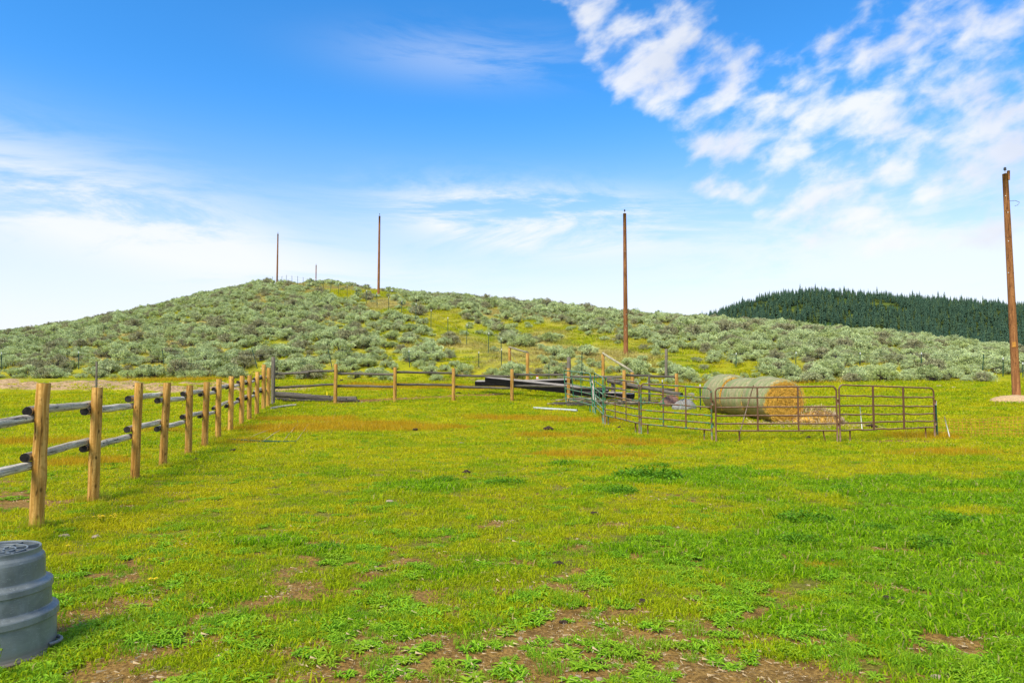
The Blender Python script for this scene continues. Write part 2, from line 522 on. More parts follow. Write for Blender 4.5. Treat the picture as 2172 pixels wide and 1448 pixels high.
def ground_mat():
    m, t, out = new_mat('pasture_ground')
    geo = t.node('ShaderNodeNewGeometry'); pos = geo.outputs['Position']
    fine = t.noise(pos, 38, 6, .7)
    mid = t.noise(pos, 7, 5, .6)
    big = t.noise(pos, .7, 5, .6)
    grass = t.mix(t.mapr(fine, .35, .65), (.15, .17, .006), (.43, .44, .010))
    grass = t.mix(t.mapr(big, .40, .65, 0, .6), grass, (.44, .38, .012))
    grass = t.mix(t.mapr(mid, .55, .75, 0, .6), grass, (.12, .15, .012))
    dist = t.node('ShaderNodeVectorMath', operation='LENGTH'); t.l.new(pos, dist.inputs[0])
    thatch = t.mix(t.mapr(fine, .4, .6), (.075, .06, .018), (.22, .19, .05))      # old stems between the living tufts
    grass = t.mix(t.mapr(dist.outputs['Value'], 9, 24, .75, 0), grass, thatch)
    drc = t.mix(t.mapr(fine, .35, .65), (.26, .17, .012), (.52, .33, .02))
    col = t.mix(t.math('MULTIPLY', t.attr('dry'), .75), grass, drc)
    col = t.mix(t.math('MULTIPLY', t.attr('lush'), .6), col, (.045, .12, .006))
    st = t.mix(t.mapr(fine, .35, .65), (.36, .29, .09), (.50, .42, .16))
    col = t.mix(t.attr('straw'), col, st)
    soil = t.mix(t.mapr(fine, .3, .7), (.13, .070, .017), (.47, .28, .075))
    soil = t.mix(t.mapr(mid, .45, .7, 0, .7), soil, (.105, .056, .015))
    litter = t.node('ShaderNodeTexVoronoi'); litter.inputs['Scale'].default_value = 60
    t.l.new(t.scalevec(pos, (1, .35, 1), (0, 0, .6)), litter.inputs['Vector'])
    soil = t.mix(t.mapr(litter.outputs['Distance'], .05, .14, .65, 0), soil, (.50, .38, .22))
    dm = t.math('ADD', t.attr('dirt'), t.math('MULTIPLY', t.math('SUBTRACT', mid, .5), .9))
    col = t.mix(t.mapr(dm, .3, .6), col, soil)
    gr = t.mix(t.mapr(t.math('ADD', t.math('MULTIPLY', fine, .5), t.math('MULTIPLY', mid, .5)), .38, .62), (.25, .15, .07), (.62, .43, .22))
    gm = t.math('ADD', t.attr('gravel'), t.math('MULTIPLY', t.math('SUBTRACT', mid, .5), .7))
    col = t.mix(t.mapr(gm, .35, .6), col, gr)
    far = t.node('ShaderNodeVectorMath', operation='LENGTH'); t.l.new(pos, far.inputs[0])
    fc = t.mix(t.mapr(t.noise(pos, .02, 4), .35, .65), (.035, .075, .012), (.14, .17, .02))
    col = t.mix(t.mapr(far.outputs['Value'], 300, 500), col, fc)
    h = t.math('ADD', fine, t.math('MULTIPLY', mid, .6))
    pbsdf(t, out, col, .95, 0, bump(t, h, .8, .03), .1)
    return m


M['ground'] = ground_mat()


def leaf_mat(name, pal_node, transl=.35, spec=.15):
    """pal_node(t) gives the colour"""
    m, t, out = new_mat(name)
    col = pal_node(t)
    b = t.node('ShaderNodeBsdfPrincipled')
    t.put(b.inputs['Base Color'], col)
    b.inputs['Roughness'].default_value = .65
    b.inputs['Specular IOR Level'].default_value = spec
    tr = t.node('ShaderNodeBsdfTranslucent')
    t.l.new(col, tr.inputs[0])
    mx = t.node('ShaderNodeMixShader'); mx.inputs[0].default_value = transl
    t.l.new(b.outputs[0], mx.inputs[1]); t.l.new(tr.outputs[0], mx.inputs[2])
    t.l.new(mx.outputs[0], out.inputs[0])
    return m


def grass_col(t):
    v = t.attr('v')
    dr = t.attr('dry', 'Fac', 'INSTANCER'); lu = t.attr('lush', 'Fac', 'INSTANCER'); st = t.attr('straw', 'Fac', 'INSTANCER'); rn = t.attr('rnd', 'Fac', 'INSTANCER')
    a = t.mix(v, (.22, .29, .004), (.66, .72, .008))
    a = t.mix(t.mapr(rn, 0, 1, 0, .75, False), a, (.70, .62, .012))
    l = t.mix(v, (.10, .25, .004), (.44, .68, .008))
    a = t.mix(lu, a, l)
    d = t.mix(v, (.42, .25, .012), (.80, .50, .022))
    a = t.mix(t.math('MULTIPLY', dr, .85), a, d)
    s = t.mix(v, (.42, .34, .10), (.66, .56, .22))
    a = t.mix(st, a, s)
    dead = t.mapr(v, .93, .95, 0, .8)
    return t.mix(dead, a, (.48, .36, .16))


M['grass'] = leaf_mat('grass_blade', grass_col, .45)


def weed_col(t):
    v = t.attr('v'); rn = t.attr('rnd', 'Fac', 'INSTANCER')
    a = t.mix(v, (.10, .28, .006), (.34, .60, .016))
    return t.mix(t.mapr(rn, .3, 1, 0, .5), a, (.36, .46, .015))


M['weed'] = leaf_mat('broad_weed_leaf', weed_col, .3, .3)


def sage_col(t):
    v = t.attr('v')
    rn = t.node('ShaderNodeObjectInfo').outputs['Random']
    a = t.mix(v, (.12, .16, .055), (.82, .92, .45))
    a = t.mix(t.mapr(rn, .45, 1, 0, .75), a, t.mix(v, (.13, .18, .05), (.66, .74, .26)))
    return t.mix(t.mapr(rn, .0, .20, .6, 0), a, t.mix(v, (.11, .10, .05), (.46, .43, .24)))


M['sage'] = leaf_mat('sagebrush_leaf', sage_col, .2, .1)
M['sage_dry'] = leaf_mat('dying_sagebrush_leaf', lambda t: t.mix(t.attr('v'), (.15, .135, .065), (.56, .55, .30)), .1, .1)
M['twig'] = plain('sagebrush_wood', (.10, .085, .07), .95)


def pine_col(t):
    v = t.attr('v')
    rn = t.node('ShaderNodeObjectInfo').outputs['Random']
    a = t.mix(v, (.034, .082, .052), (.095, .165, .088))  # thin distance haze put into the needle colours: paler and bluer
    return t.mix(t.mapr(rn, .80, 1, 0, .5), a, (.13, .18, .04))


M['pine'] = leaf_mat('conifer_needles', pine_col, .1, .1)
M['bark'] = plain('conifer_bark', (.07, .05, .04), .95)
M['shrub'] = leaf_mat('yellow_green_shrub_leaf', lambda t: t.mix(t.attr('v'), (.08, .12, .02), (.20, .24, .05)), .3)


def hay_side():
    m, t, out = new_mat('net_wrapped_hay')
    o = ocoord(t)          # bale axis is local Y
    a = t.noise(t.scalevec(o, (.7, 5, .7)), 2.0, 5, .6)
    f = t.noise(t.scalevec(o, (1, 5, 1)), 26, 5, .7)
    col = t.mix(t.mapr(f, .35, .65), (.20, .17, .07), (.52, .48, .25))
    col = t.mix(t.mapr(a, .46, .54, 0, .78), col, (.19, .26, .09))
    col = t.mix(t.mapr(t.noise(t.scalevec(o, (2, 12, 2)), 3.3, 4, .6), .5, .62, 0, .6), col, (.20, .15, .07))
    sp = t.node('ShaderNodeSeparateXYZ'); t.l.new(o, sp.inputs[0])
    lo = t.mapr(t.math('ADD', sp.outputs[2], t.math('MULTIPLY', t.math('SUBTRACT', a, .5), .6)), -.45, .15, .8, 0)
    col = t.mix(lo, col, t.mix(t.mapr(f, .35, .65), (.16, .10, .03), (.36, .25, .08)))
    pbsdf(t, out, col, .7, 0, bump(t, f, .6, .012), .25)
    return m


def hay_end():
    m, t, out = new_mat('rolled_hay_end')
    o = ocoord(t)
    sp = t.node('ShaderNodeSeparateXYZ'); t.l.new(o, sp.inputs[0])
    x, z = sp.outputs[0], sp.outputs[2]
    rr = t.math('SQRT', t.math('ADD', t.math('MULTIPLY', x, x), t.math('MULTIPLY', z, z)))
    ang = t.math('ARCTAN2', z, x)
    cv = t.node('ShaderNodeCombineXYZ')
    t.l.new(t.math('MULTIPLY', rr, 26.0), cv.inputs[0]); t.l.new(t.math('MULTIPLY', ang, 3.0), cv.inputs[1])
    n = t.noise(cv.outputs[0], 1.3, 5, .7, .8)
    n2 = t.noise(o, 22, 6, .75, 1.5)
    col = t.mix(t.mapr(n2, .38, .62), (.24, .105, .010), (.88, .50, .075))
    col = t.mix(t.mapr(n, .42, .30, 0, .6), col, (.13, .07, .012))
    h = t.math('ADD', n, n2)
    pbsdf(t, out, col, .8, 0, bump(t, h, .9, .02), .2)
    return m


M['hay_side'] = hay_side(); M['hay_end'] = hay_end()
M['hay_strand'] = plain('loose_hay', (.75, .42, .06), .8, 0, .4, 9)
M['straw_pale'] = plain('pale_loose_straw', (.55, .41, .22), .8, 0, .3, 9)


# ================================================================== mesh building
class MB:
    def __init__(self):
        self.v = []; self.f = []; self.m = []; self.s = []

    def tube(self, pts, radii, n=10, cap=(0, 0), mat=0, jit=0.0, smooth=True, split=None, rnd=random):
        pts = [Vector(p) for p in pts]
        if not hasattr(radii, '__len__'): radii = [radii] * len(pts)
        b0 = len(self.v)
        up = None
        for i, p in enumerate(pts):
            d = (pts[min(i + 1, len(pts) - 1)] - pts[max(i - 1, 0)]).normalized()
            if up is None:
                up = Vector((0, 0, 1)) if abs(d.z) < .9 else Vector((1, 0, 0))
            a = d.cross(up).normalized(); b = a.cross(d).normalized(); up = b
            for k in range(n):
                an = 2 * math.pi * k / n
                rr = radii[i] * (1 + (rnd.uniform(-jit, jit) if jit else 0))
                if split is not None and k == split: rr *= .78
                self.v.append(p + a * math.cos(an) * rr + b * math.sin(an) * rr)
        for i in range(len(pts) - 1):
            for k in range(n):
                k2 = (k + 1) % n
                self.f.append((b0 + i * n + k, b0 + i * n + k2, b0 + (i + 1) * n + k2, b0 + (i + 1) * n + k))
                self.m.append(mat); self.s.append(smooth)
        if cap[0] is not None:
            self.f.append(tuple(b0 + k for k in range(n))[::1]); self.m.append(cap[0]); self.s.append(False)
        if cap[1] is not None:
            e = b0 + (len(pts) - 1) * n
            self.f.append(tuple(e + k for k in range(n))[::-1]); self.m.append(cap[1]); self.s.append(False)

    def face(self, vs, mat=0, smooth=False):
        b = len(self.v)
        self.v += [Vector(q) for q in vs]
        self.f.append(tuple(range(b, b + len(vs)))); self.m.append(mat); self.s.append(smooth)

    def box(self, c, ax, ay, az, mats=(0, 0, 0, 0, 0, 0)):
        """c centre; ax, ay, az half vectors; faces -z +z -y +y -x +x"""
        c = Vector(c); ax, ay, az = Vector(ax), Vector(ay), Vector(az)
        b = len(self.v)
        for sx, sy, sz in ((-1, -1, -1), (1, -1, -1), (1, 1, -1), (-1, 1, -1), (-1, -1, 1), (1, -1, 1), (1, 1, 1), (-1, 1, 1)):
            self.v.append(c + ax * sx + ay * sy + az * sz)
        for i, q in enumerate(((0, 3, 2, 1), (4, 5, 6, 7), (0, 1, 5, 4), (2, 3, 7, 6), (3, 0, 4, 7), (1, 2, 6, 5))):
            self.f.append(tuple(b + k for k in q)); self.m.append(mats[i]); self.s.append(False)

    def lathe(self, prof, n=40, mat=0, c=(0, 0, 0)):
        b = len(self.v); c = Vector(c)
        for r_, z_ in prof:
            for k in range(n):
                a = 2 * math.pi * k / n
                self.v.append(c + Vector((r_ * math.cos(a), r_ * math.sin(a), z_)))
        for i in range(len(prof) - 1):
            for k in range(n):
                k2 = (k + 1) % n
                self.f.append((b + i * n + k, b + i * n + k2, b + (i + 1) * n + k2, b + (i + 1) * n + k))
                self.m.append(mat); self.s.append(True)

    def mesh(self, name, mats):
        me = bpy.data.meshes.new(name)
        me.from_pydata([tuple(q) for q in self.v], [], self.f)
        for q in mats: me.materials.append(q)
        me.polygons.foreach_set('material_index', self.m)
        me.polygons.foreach_set('use_smooth', self.s)
        me.update()
        return me

    def build(self, name, mats, parent=None):
        if not isinstance(mats, (list, tuple)): mats = [mats]
        # put the origin at the base of the piece
        me = self.mesh(name, mats)
        return link(name, me, parent)


def link(name, me, parent=None, loc=None, rot=None):
    o = bpy.data.objects.new(name, me)
    COL.objects.link(o)
    if parent is not None: o.parent = parent
    if loc is not None: o.location = loc
    if rot is not None: o.rotation_euler = rot
    return o


def tag(o, label, cat, group=None):
    o['label'] = label; o['category'] = cat
    if group: o['group'] = group
    return o


def thing(name, loc, label, cat, group=None, rz=0.0):
    o = bpy.data.objects.new(name, None)
    COL.objects.link(o)
    o.empty_display_size = .2
    o.location = loc; o.rotation_euler = (0, 0, rz)
    return tag(o, label, cat, group)


def set_attr(me, name, vals):
    a = me.attributes.new(name, 'FLOAT', 'POINT')
    a.data.foreach_set('value', np.asarray(vals, dtype=np.float32))


def log_between(name, a, b, r0, r1, mats, parent, origin, n=12, seg=7, wob=.012, caps=(1, 1), jit=.05, lastr=None):
    """a log whose own X axis runs along it (so that the grain follows); a, b in world, origin = parent's location"""
    a = Vector(a); b = Vector(b)
    L = (b - a).length
    mb = MB()
    pts = []; rr = []
    for i in range(seg):
        t = i / (seg - 1)
        o = 0 if i in (0, seg - 1) else wob
        pts.append((L * t, random.uniform(-o, o), random.uniform(-o, o)))
        rr.append((r0 + (r1 - r0) * t) * random.uniform(.96, 1.04))
    mb.tube(pts, rr, n, caps, 0, jit)
    o = mb.build(name, mats, parent)
    o.location = a - Vector(origin)
    o.rotation_euler = (b - a).to_track_quat('X', 'Z').to_euler()
    return o


def post_at(name, base, top, r, mats, parent, origin, n=16, seg=6, jit=.03, split=None, sink=.25, taper=.94, chips=True):
    base = Vector(base); top = Vector(top)
    d = (top - base)
    L = d.length
    mb = MB()
    pts = [(random.uniform(-.004, .004), random.uniform(-.004, .004), -sink + (L + sink) * i / (seg - 1)) for i in range(seg)]
    rr = [r * (1 - (1 - taper) * i / (seg - 1)) * random.uniform(.985, 1.015) for i in range(seg)]
    pts.append((pts[-1][0], pts[-1][1], L + .006)); rr.append(rr[-1] * .93)
    mb.tube(pts, rr, n, (0, 1), 0, jit, split=split)
    o = mb.build(name, mats, parent)
    o.location = base - Vector(origin)
    o.rotation_euler = d.to_track_quat('Z', 'Y').to_euler()
    return o


# ================================================================== ground sheet
front = np.radians(np.arange(-50, 50.001, .25))
back = np.radians(np.arange(52, 308.1, 2.0))
AZ = np.concatenate([front, back])
RAD = np.concatenate([[0.0, .6, 1.2], np.exp(np.linspace(math.log(1.8), math.log(60), 330)), np.exp(np.linspace(math.log(60.7), math.log(160), 75)),
                      np.exp(np.linspace(math.log(165), math.log(4200), 60))])
nA, nR = len(AZ), len(RAD)
RR, AA = np.meshgrid(RAD, AZ, indexing='ij')
XX = RR * np.sin(AA); YY = RR * np.cos(AA)
ZZ = G(XX, YY)
VV = np.stack([XX, YY, ZZ], -1).reshape(-1, 3)
aw = (AA + math.pi) % (2 * math.pi) - math.pi
region = np.where(RR < rb(aw) - .3, 0, np.where(RR < 420, 1, 2))
i = np.arange(nR - 1)[:, None]; j = np.arange(nA)[None, :]; j2 = (j + 1) % nA
quads = np.stack([i * nA + j, i * nA + j2, (i + 1) * nA + j2, (i + 1) * nA + j], -1)
quads = np.broadcast_to(quads, (nR - 1, nA, 4)).reshape(-1, 4)[:, ::-1]
freg = region[:-1, :].reshape(-1)
for k, nm in enumerate(('pasture_ground', 'hillside', 'far_forest_hill')):
    q = quads[freg == k]
    used, inv = np.unique(q, return_inverse=True)
    me = bpy.data.meshes.new(nm)
    vv = VV[used]
    me.vertices.add(len(vv)); me.vertices.foreach_set('co', vv.ravel())
    me.loops.add(q.size); me.loops.foreach_set('vertex_index', inv.ravel().astype(np.int32))
    me.polygons.add(len(q)); me.polygons.foreach_set('loop_start', np.arange(0, q.size, 4, dtype=np.int32))
    me.update(calc_edges=True)
    me.polygons.foreach_set('use_smooth', np.ones(len(q), bool))
    X, Y = vv[:, 0], vv[:, 1]
    if k == 0:
        set_attr(me, 'dirt', dirt(X, Y)); set_attr(me, 'dry', dry(X, Y)); set_attr(me, 'lush', lush(X, Y)); set_attr(me, 'gravel', gravel(X, Y))
        set_attr(me, 'straw', np.zeros(len(X)))
    else:
        set_attr(me, 'straw', (.15 + straw(X, Y) * .65) * ss(0, 8, np.hypot(X, Y) - rb(np.arctan2(X, Y))) if k == 1 else np.zeros(len(X)))
    me.materials.append(M['ground'])
    o = link(nm, me)
    o['kind'] = 'structure'


# ================================================================== plant prototypes (kept outside the scene, used by instancing)
def np_mesh(name, verts, faces, v, mats, mi=None):
    me = bpy.data.meshes.new(name)
    me.from_pydata([tuple(q) for q in verts], [], faces)
    set_attr(me, 'v', v)
    for q in mats: me.materials.append(q)
    if mi is not None: me.polygons.foreach_set('material_index', mi)
    me.update()
    return me


def blade_tuft(name, n, spread, h0, h1, wid, lean, mats, seed, segs=2):
    r = random.Random(seed)
    V = []; Fc = []; A = []
    for _ in range(n):
        a = r.uniform(0, 2 * math.pi); d = spread * math.sqrt(r.random())
        bx, by = d * math.cos(a), d * math.sin(a)
        h = r.uniform(h0, h1); la = r.uniform(0, 2 * math.pi); ln = r.uniform(.2, 1) * lean * h
        sa = r.uniform(0, math.pi); wx, wy = math.cos(sa) * wid * .5, math.sin(sa) * wid * .5
        v = r.random()
        b = len(V)
        V.append((bx - wx, by - wy, -.01)); V.append((bx + wx, by + wy, -.01))
        mx, my, mz = bx + math.cos(la) * ln * .35, by + math.sin(la) * ln * .35, h * .6
        V.append((mx + wx * .8, my + wy * .8, mz)); V.append((mx - wx * .8, my - wy * .8, mz))
        V.append((bx + math.cos(la) * ln, by + math.sin(la) * ln, h * max(.35, 1 - .3 * lean * (ln / (lean * h + 1e-9)))))
        Fc += [(b, b + 1, b + 2, b + 3), (b + 3, b + 2, b + 4)]
        A += [v] * 5
    return np_mesh(name, V, Fc, A, mats)


def rosette(name, n, L0, L1, wid, mats, seed, arch=.5, crowns=1, spread=0):
    r = random.Random(seed)
    V = []; Fc = []; A = []
    for c in range(crowns):
        ca = r.uniform(0, 6.28); cd = spread * math.sqrt(r.random())
        cx, cy = cd * math.cos(ca), cd * math.sin(ca)
        for k in range(n):
            a = 2 * math.pi * k / n + r.uniform(-.4, .4)
            L = r.uniform(L0, L1); wd = wid * r.uniform(.7, 1.2)
            up = r.uniform(.3, 1.) * arch
            dx_, dy_ = math.cos(a), math.sin(a); px_, py_ = -dy_, dx_
            pts = [(0.0, 0, .12), (.35, up * .30, .75), (.70, up * .42, 1.0), (1.0, up * .30, .05)]
            v = r.random(); b = len(V)
            for (t_, z_, ww) in pts:
                for s_ in (-1, 0, 1):
                    V.append((cx + dx_ * L * t_ + px_ * wd * .5 * ww * s_, cy + dy_ * L * t_ + py_ * wd * .5 * ww * s_, L * z_ - (.004 if s_ == 0 else 0) + .004))
                    A.append(min(1, max(0, v + (.25 if s_ == 0 else -.05))))
            for i_ in range(3):
                for s_ in range(2):
                    q = b + i_ * 3 + s_
                    Fc.append((q, q + 1, q + 4, q + 3))
    return np_mesh(name, V, Fc, A, mats)


def sage_mesh(name, seed, ntuft=26, leaves=34, flat=.72, lf=.05):
    """a rounded open shrub: gnarled stems and leafy twig-ends spread through a dome"""
    r = random.Random(seed)
    V = []; Fc = []; A = []; MI = []
    for k in range(ntuft):
        a = r.uniform(0, 2 * math.pi); el = math.asin(r.uniform(.02, 1) ** .8)
        R0 = r.uniform(.34, .56)
        c = Vector((math.cos(a) * math.cos(el) * R0 * 1.08, math.sin(a) * math.cos(el) * R0 * 1.08, math.sin(el) * R0 * 1.35 * flat + .12))
        lr = r.uniform(.10, .19)
        vv = r.uniform(.0, 1)
        # stem
        q0 = Vector((r.uniform(-.05, .05), r.uniform(-.05, .05), -.05)); q1 = c
        sdv = Vector((.014, .006, 0)); b = len(V)
        for q, w_ in ((q0, 1.3), (q1, .6)):
            V += [q - sdv * w_, q + sdv * w_, q + Vector((0, .014, 0)) * w_]; A += [.3] * 3
        for z in ((0, 1, 4, 3), (1, 2, 5, 4), (2, 0, 3, 5)):
            Fc.append(tuple(b + y for y in z)); MI.append(1)
        for _ in range(leaves):
            d = Vector((r.gauss(0, 1), r.gauss(0, 1), r.gauss(.35, 1))).normalized()
            p = c + Vector((d.x, d.y, d.z * .9)) * lr * r.uniform(.35, 1.05)
            gd = (d + Vector((0, 0, .9)) + Vector((r.uniform(-.4, .4), r.uniform(-.4, .4), 0))).normalized()
            sd = gd.cross(Vector((r.uniform(-1, 1), r.uniform(-1, 1), r.uniform(-1, 1)))).normalized()
            L = lf * r.uniform(.7, 1.5); W = L * .30
            b = len(V)
            V += [p - gd * L * .5, p + sd * W, p + gd * L * .6, p - sd * W]
            Fc.append((b, b + 1, b + 2, b + 3)); MI.append(0)
            lv = min(1, max(0, vv * .6 + r.uniform(0, .55) - .05))
            A += [lv] * 4
    return np_mesh(name, V, Fc, A, [M['sage'] if leaves > 50 else M['sage_dry'], M['twig']], MI)


def pine_mesh(name, seed, tiers=11, slim=.17):
    r = random.Random(seed)
    V = []; Fc = []; A = []; MI = []
    # trunk, unit height
    for k in range(5):
        a = 2 * math.pi * k / 5
        V.append((math.cos(a) * .014, math.sin(a) * .014, -.03)); A.append(.2)
    V.append((0, 0, .97)); A.append(.2)
    for k in range(5):
        Fc.append((k, (k + 1) % 5, 5)); MI.append(1)
    for i_ in range(tiers):
        t_ = i_ / (tiers - 1)
        z0 = .06 + .86 * t_
        R0 = slim * (1 - t_) ** .85 * r.uniform(.8, 1.15) + .012
        n = 9 if t_ < .6 else 6
        ph = r.uniform(0, 6)
        for k in range(n):
            if r.random() < .1: continue
            a = ph + 2 * math.pi * k / n + r.uniform(-.2, .2); rr = R0 * r.uniform(.65, 1.2)
            wd = rr * .75
            dx_, dy_ = math.cos(a), math.sin(a)
            b = len(V)
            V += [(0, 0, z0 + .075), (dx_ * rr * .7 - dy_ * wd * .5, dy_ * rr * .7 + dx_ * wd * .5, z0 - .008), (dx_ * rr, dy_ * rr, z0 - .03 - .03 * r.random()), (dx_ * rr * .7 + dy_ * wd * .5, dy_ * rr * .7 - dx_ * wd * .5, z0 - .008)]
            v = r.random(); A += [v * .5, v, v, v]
            Fc += [(b, b + 1, b + 2), (b, b + 2, b + 3)]; MI += [0, 0]
    return np_mesh(name, V, Fc, A, [M['pine'], M['bark']], MI)


def blob_mesh(name, seed, mats, n=120, lf=.16):
    r = random.Random(seed); V = []; Fc = []; A = []
    for _ in range(n):
        d = Vector((r.gauss(0, 1), r.gauss(0, 1), abs(r.gauss(0, 1)))).normalized()
        p = Vector((d.x * .5, d.y * .5, d.z * .75)) * r.uniform(.6, 1) * (1 + .2 * math.sin(5 * d.x + seed))
        s = Vector((r.uniform(-1, 1), r.uniform(-1, 1), r.uniform(-1, 1))).normalized(); u = d.cross(s).normalized()
        b = len(V); v = r.random()
        V += [p - s * lf * .6, p + u * lf * .5, p + s * lf * .6, p - u * lf * .5]; A += [v] * 4
        Fc.append((b, b + 1, b + 2, b + 3))
    return np_mesh(name, V, Fc, A, mats)


def proto_collection(name, meshes):
    c = bpy.data.collections.new(name)      # not linked to the scene: only a library of shapes
    for k, me in enumerate(meshes):
        o = bpy.data.objects.new('%s_%02d' % (name, k), me)
        c.objects.link(o)
    return c


def scatter(name, pts, coll, idx, scl, rot, attrs, label, cat, realtilt=None):
    me = bpy.data.meshes.new(name)
    n = len(pts)
    me.vertices.add(n); me.vertices.foreach_set('co', np.asarray(pts, dtype=np.float32).ravel())
    a = me.attributes.new('idx', 'INT', 'POINT'); a.data.foreach_set('value', np.asarray(idx, dtype=np.int32))
    a = me.attributes.new('scl', 'FLOAT_VECTOR', 'POINT'); a.data.foreach_set('vector', np.asarray(scl, dtype=np.float32).ravel())
    a = me.attributes.new('rot', 'FLOAT_VECTOR', 'POINT'); a.data.foreach_set('vector', np.asarray(rot, dtype=np.float32).ravel())
    for k, v in attrs.items(): set_attr(me, k, v)
    o = link(name, me)
    ng = bpy.data.node_groups.new(name + '_nodes', 'GeometryNodeTree')
    ng.interface.new_socket('Geometry', in_out='INPUT', socket_type='NodeSocketGeometry')
    ng.interface.new_socket('Geometry', in_out='OUTPUT', socket_type='NodeSocketGeometry')
    N = ng.nodes; L = ng.links
    gi = N.new('NodeGroupInput'); go = N.new('NodeGroupOutput')
    ip = N.new('GeometryNodeInstanceOnPoints')
    ci = N.new('GeometryNodeCollectionInfo'); ci.inputs['Collection'].default_value = coll
    ci.inputs['Separate Children'].default_value = True; ci.inputs['Reset Children'].default_value = True

    def na(nm, ty):
        q = N.new('GeometryNodeInputNamedAttribute'); q.data_type = ty; q.inputs[0].default_value = nm
        return [s for s in q.outputs if s.enabled and s.name == 'Attribute'][0]
    L.new(gi.outputs[0], ip.inputs['Points'])
    L.new(ci.outputs[0], ip.inputs['Instance'])
    ip.inputs['Pick Instance'].default_value = True
    L.new(na('idx', 'INT'), ip.inputs['Instance Index'])
    L.new(na('scl', 'FLOAT_VECTOR'), ip.inputs['Scale'])
    er = N.new('FunctionNodeEulerToRotation')
    L.new(na('rot', 'FLOAT_VECTOR'), er.inputs[0])
    L.new(er.outputs[0], ip.inputs['Rotation'])
    L.new(ip.outputs[0], go.inputs[0])
    md = o.modifiers.new('scatter', 'NODES'); md.node_group = ng
    o['kind'] = 'stuff'
    o['label'] = label
    o['category'] = cat
    return o


def polar_points(dens, r0, r1, a0=-46, a1=46, cap=400000):
    """random points in a sector; dens(r) per square metre"""
    rs = np.linspace(r0, r1, 400)
    pdf = dens(rs) * rs
    cdf = np.cumsum(pdf); tot = cdf[-1] * (rs[1] - rs[0]) * math.radians(a1 - a0)
    n = min(int(tot), cap)
    u = R.random(n)
    r = np.interp(u, cdf / cdf[-1], rs)
    a = np.radians(R.uniform(a0, a1, n))
    return r * np.sin(a), r * np.cos(a)


# ------------------------------------------------------------------ turf
turf_c = proto_collection('turf_library', [blade_tuft('turf_tuft', 52, .12, .014, .044, .0075, 1.7, [M['grass']], 1 + k) for k in range(4)]
                          + [blade_tuft('long_tuft', 52, .10, .03, .08, .010, 1.5, [M['grass']], 20 + k) for k in range(3)]
                          + [blade_tuft('wiry_tuft', 46, .13, .04, .12, .003, .5, [M['grass']], 40 + k) for k in range(2)])
x, y = polar_points(lambda r: 330 * np.minimum(1, (5.0 / r) ** 1.4), 2.6, 46)
dd = dirt(x, y); gv = gravel(x, y); ly = lush(x, y); dr = dry(x, y)
az = np.arctan2(x, y)
keep = (R.random(len(x)) > np.clip(dd * 1.25 - .02 + .75 * ss(.47, .60, fbm(x / .16, y / .13, 3, 3)) * ss(10, 5, np.hypot(x, y)), 0, .985)) & (R.random(len(x)) > gv * .93) & (np.hypot(x, y) < rb(az) + 1)
x, y, ly, dr, dd = x[keep], y[keep], ly[keep], dr[keep], dd[keep]
n = len(x); rr = np.hypot(x, y)
u = R.random(n)
idx = R.integers(0, 4, n)
idx = np.where(u < ly * .75, 4 + R.integers(0, 3, n), idx)
idx = np.where((R.random(n) < dr * .8), 7 + R.integers(0, 2, n), idx)
s = R.uniform(.55, 1.3, n) * (.35 + 1.25 * fbm(x / .30, y / .24, 1, 3)) * (1 + np.clip((rr - 8) / 30, 0, 1) * .6)
s = np.where(idx >= 4, s * R.uniform(.7, 1.15, n), s)
scl = np.stack([s * (1 + np.clip((rr - 10) / 20, 0, 1)), s * (1 + np.clip((rr - 10) / 20, 0, 1)), s * (1 - .35 * dd)], -1)
rot = np.stack([R.uniform(-.15, .15, n), R.uniform(-.15, .15, n), R.uniform(0, 6.28, n)], -1)
rnd = np.clip(fbm(x / 2.3, y / 1.7, 4, 5) * 1.8 - .38 + R.uniform(-.6, .6, n), 0, 1)
z = G(x, y)
scatter('grass_turf', np.stack([x, y, z], -1), turf_c, idx, scl, rot, dict(dry=np.clip(dr * 1.1, 0, 1), lush=np.clip(ly + .42 * ss(9, 5.5, rr) + .62 * ss(.53, .66, fbm(x / .45, y / .34, 2, 4)), 0, 1), straw=np.zeros(n), rnd=rnd),
        'short yellow green pasture grass with rusty dry patches', 'grass')

fx = []; fy = []
for px, Yq in [(92, 7.8), (206, 9.5), (293, 11.3), (352, 13.0), (403, 14.9), (438, 16.6), (465, 18.1), (712, 29), (838, 29.2), (962, 29.4), (1086, 29.4)]:
    for _ in range(14):
        a_ = R.uniform(0, 6.28); fx.append((px - 1086) / F * Yq + math.cos(a_) * R.uniform(.08, .17)); fy.append(Yq + math.sin(a_) * R.uniform(.08, .17))
fx = np.array(fx); fy = np.array(fy); n = len(fx); s = R.uniform(.6, 1.3, n)
scatter('grass_tufts', np.stack([fx, fy, G(fx, fy)], -1), turf_c, 4 + R.integers(0, 5, n), np.stack([s * .7, s * .7, s * 1.5], -1), np.stack([np.zeros(n), np.zeros(n), R.uniform(0, 6.28, n)], -1),
        dict(dry=R.random(n) * .4, lush=R.random(n) * .7, straw=R.random(n) * .3, rnd=R.random(n)), 'longer grass growing against the feet of the fence posts', 'grass')

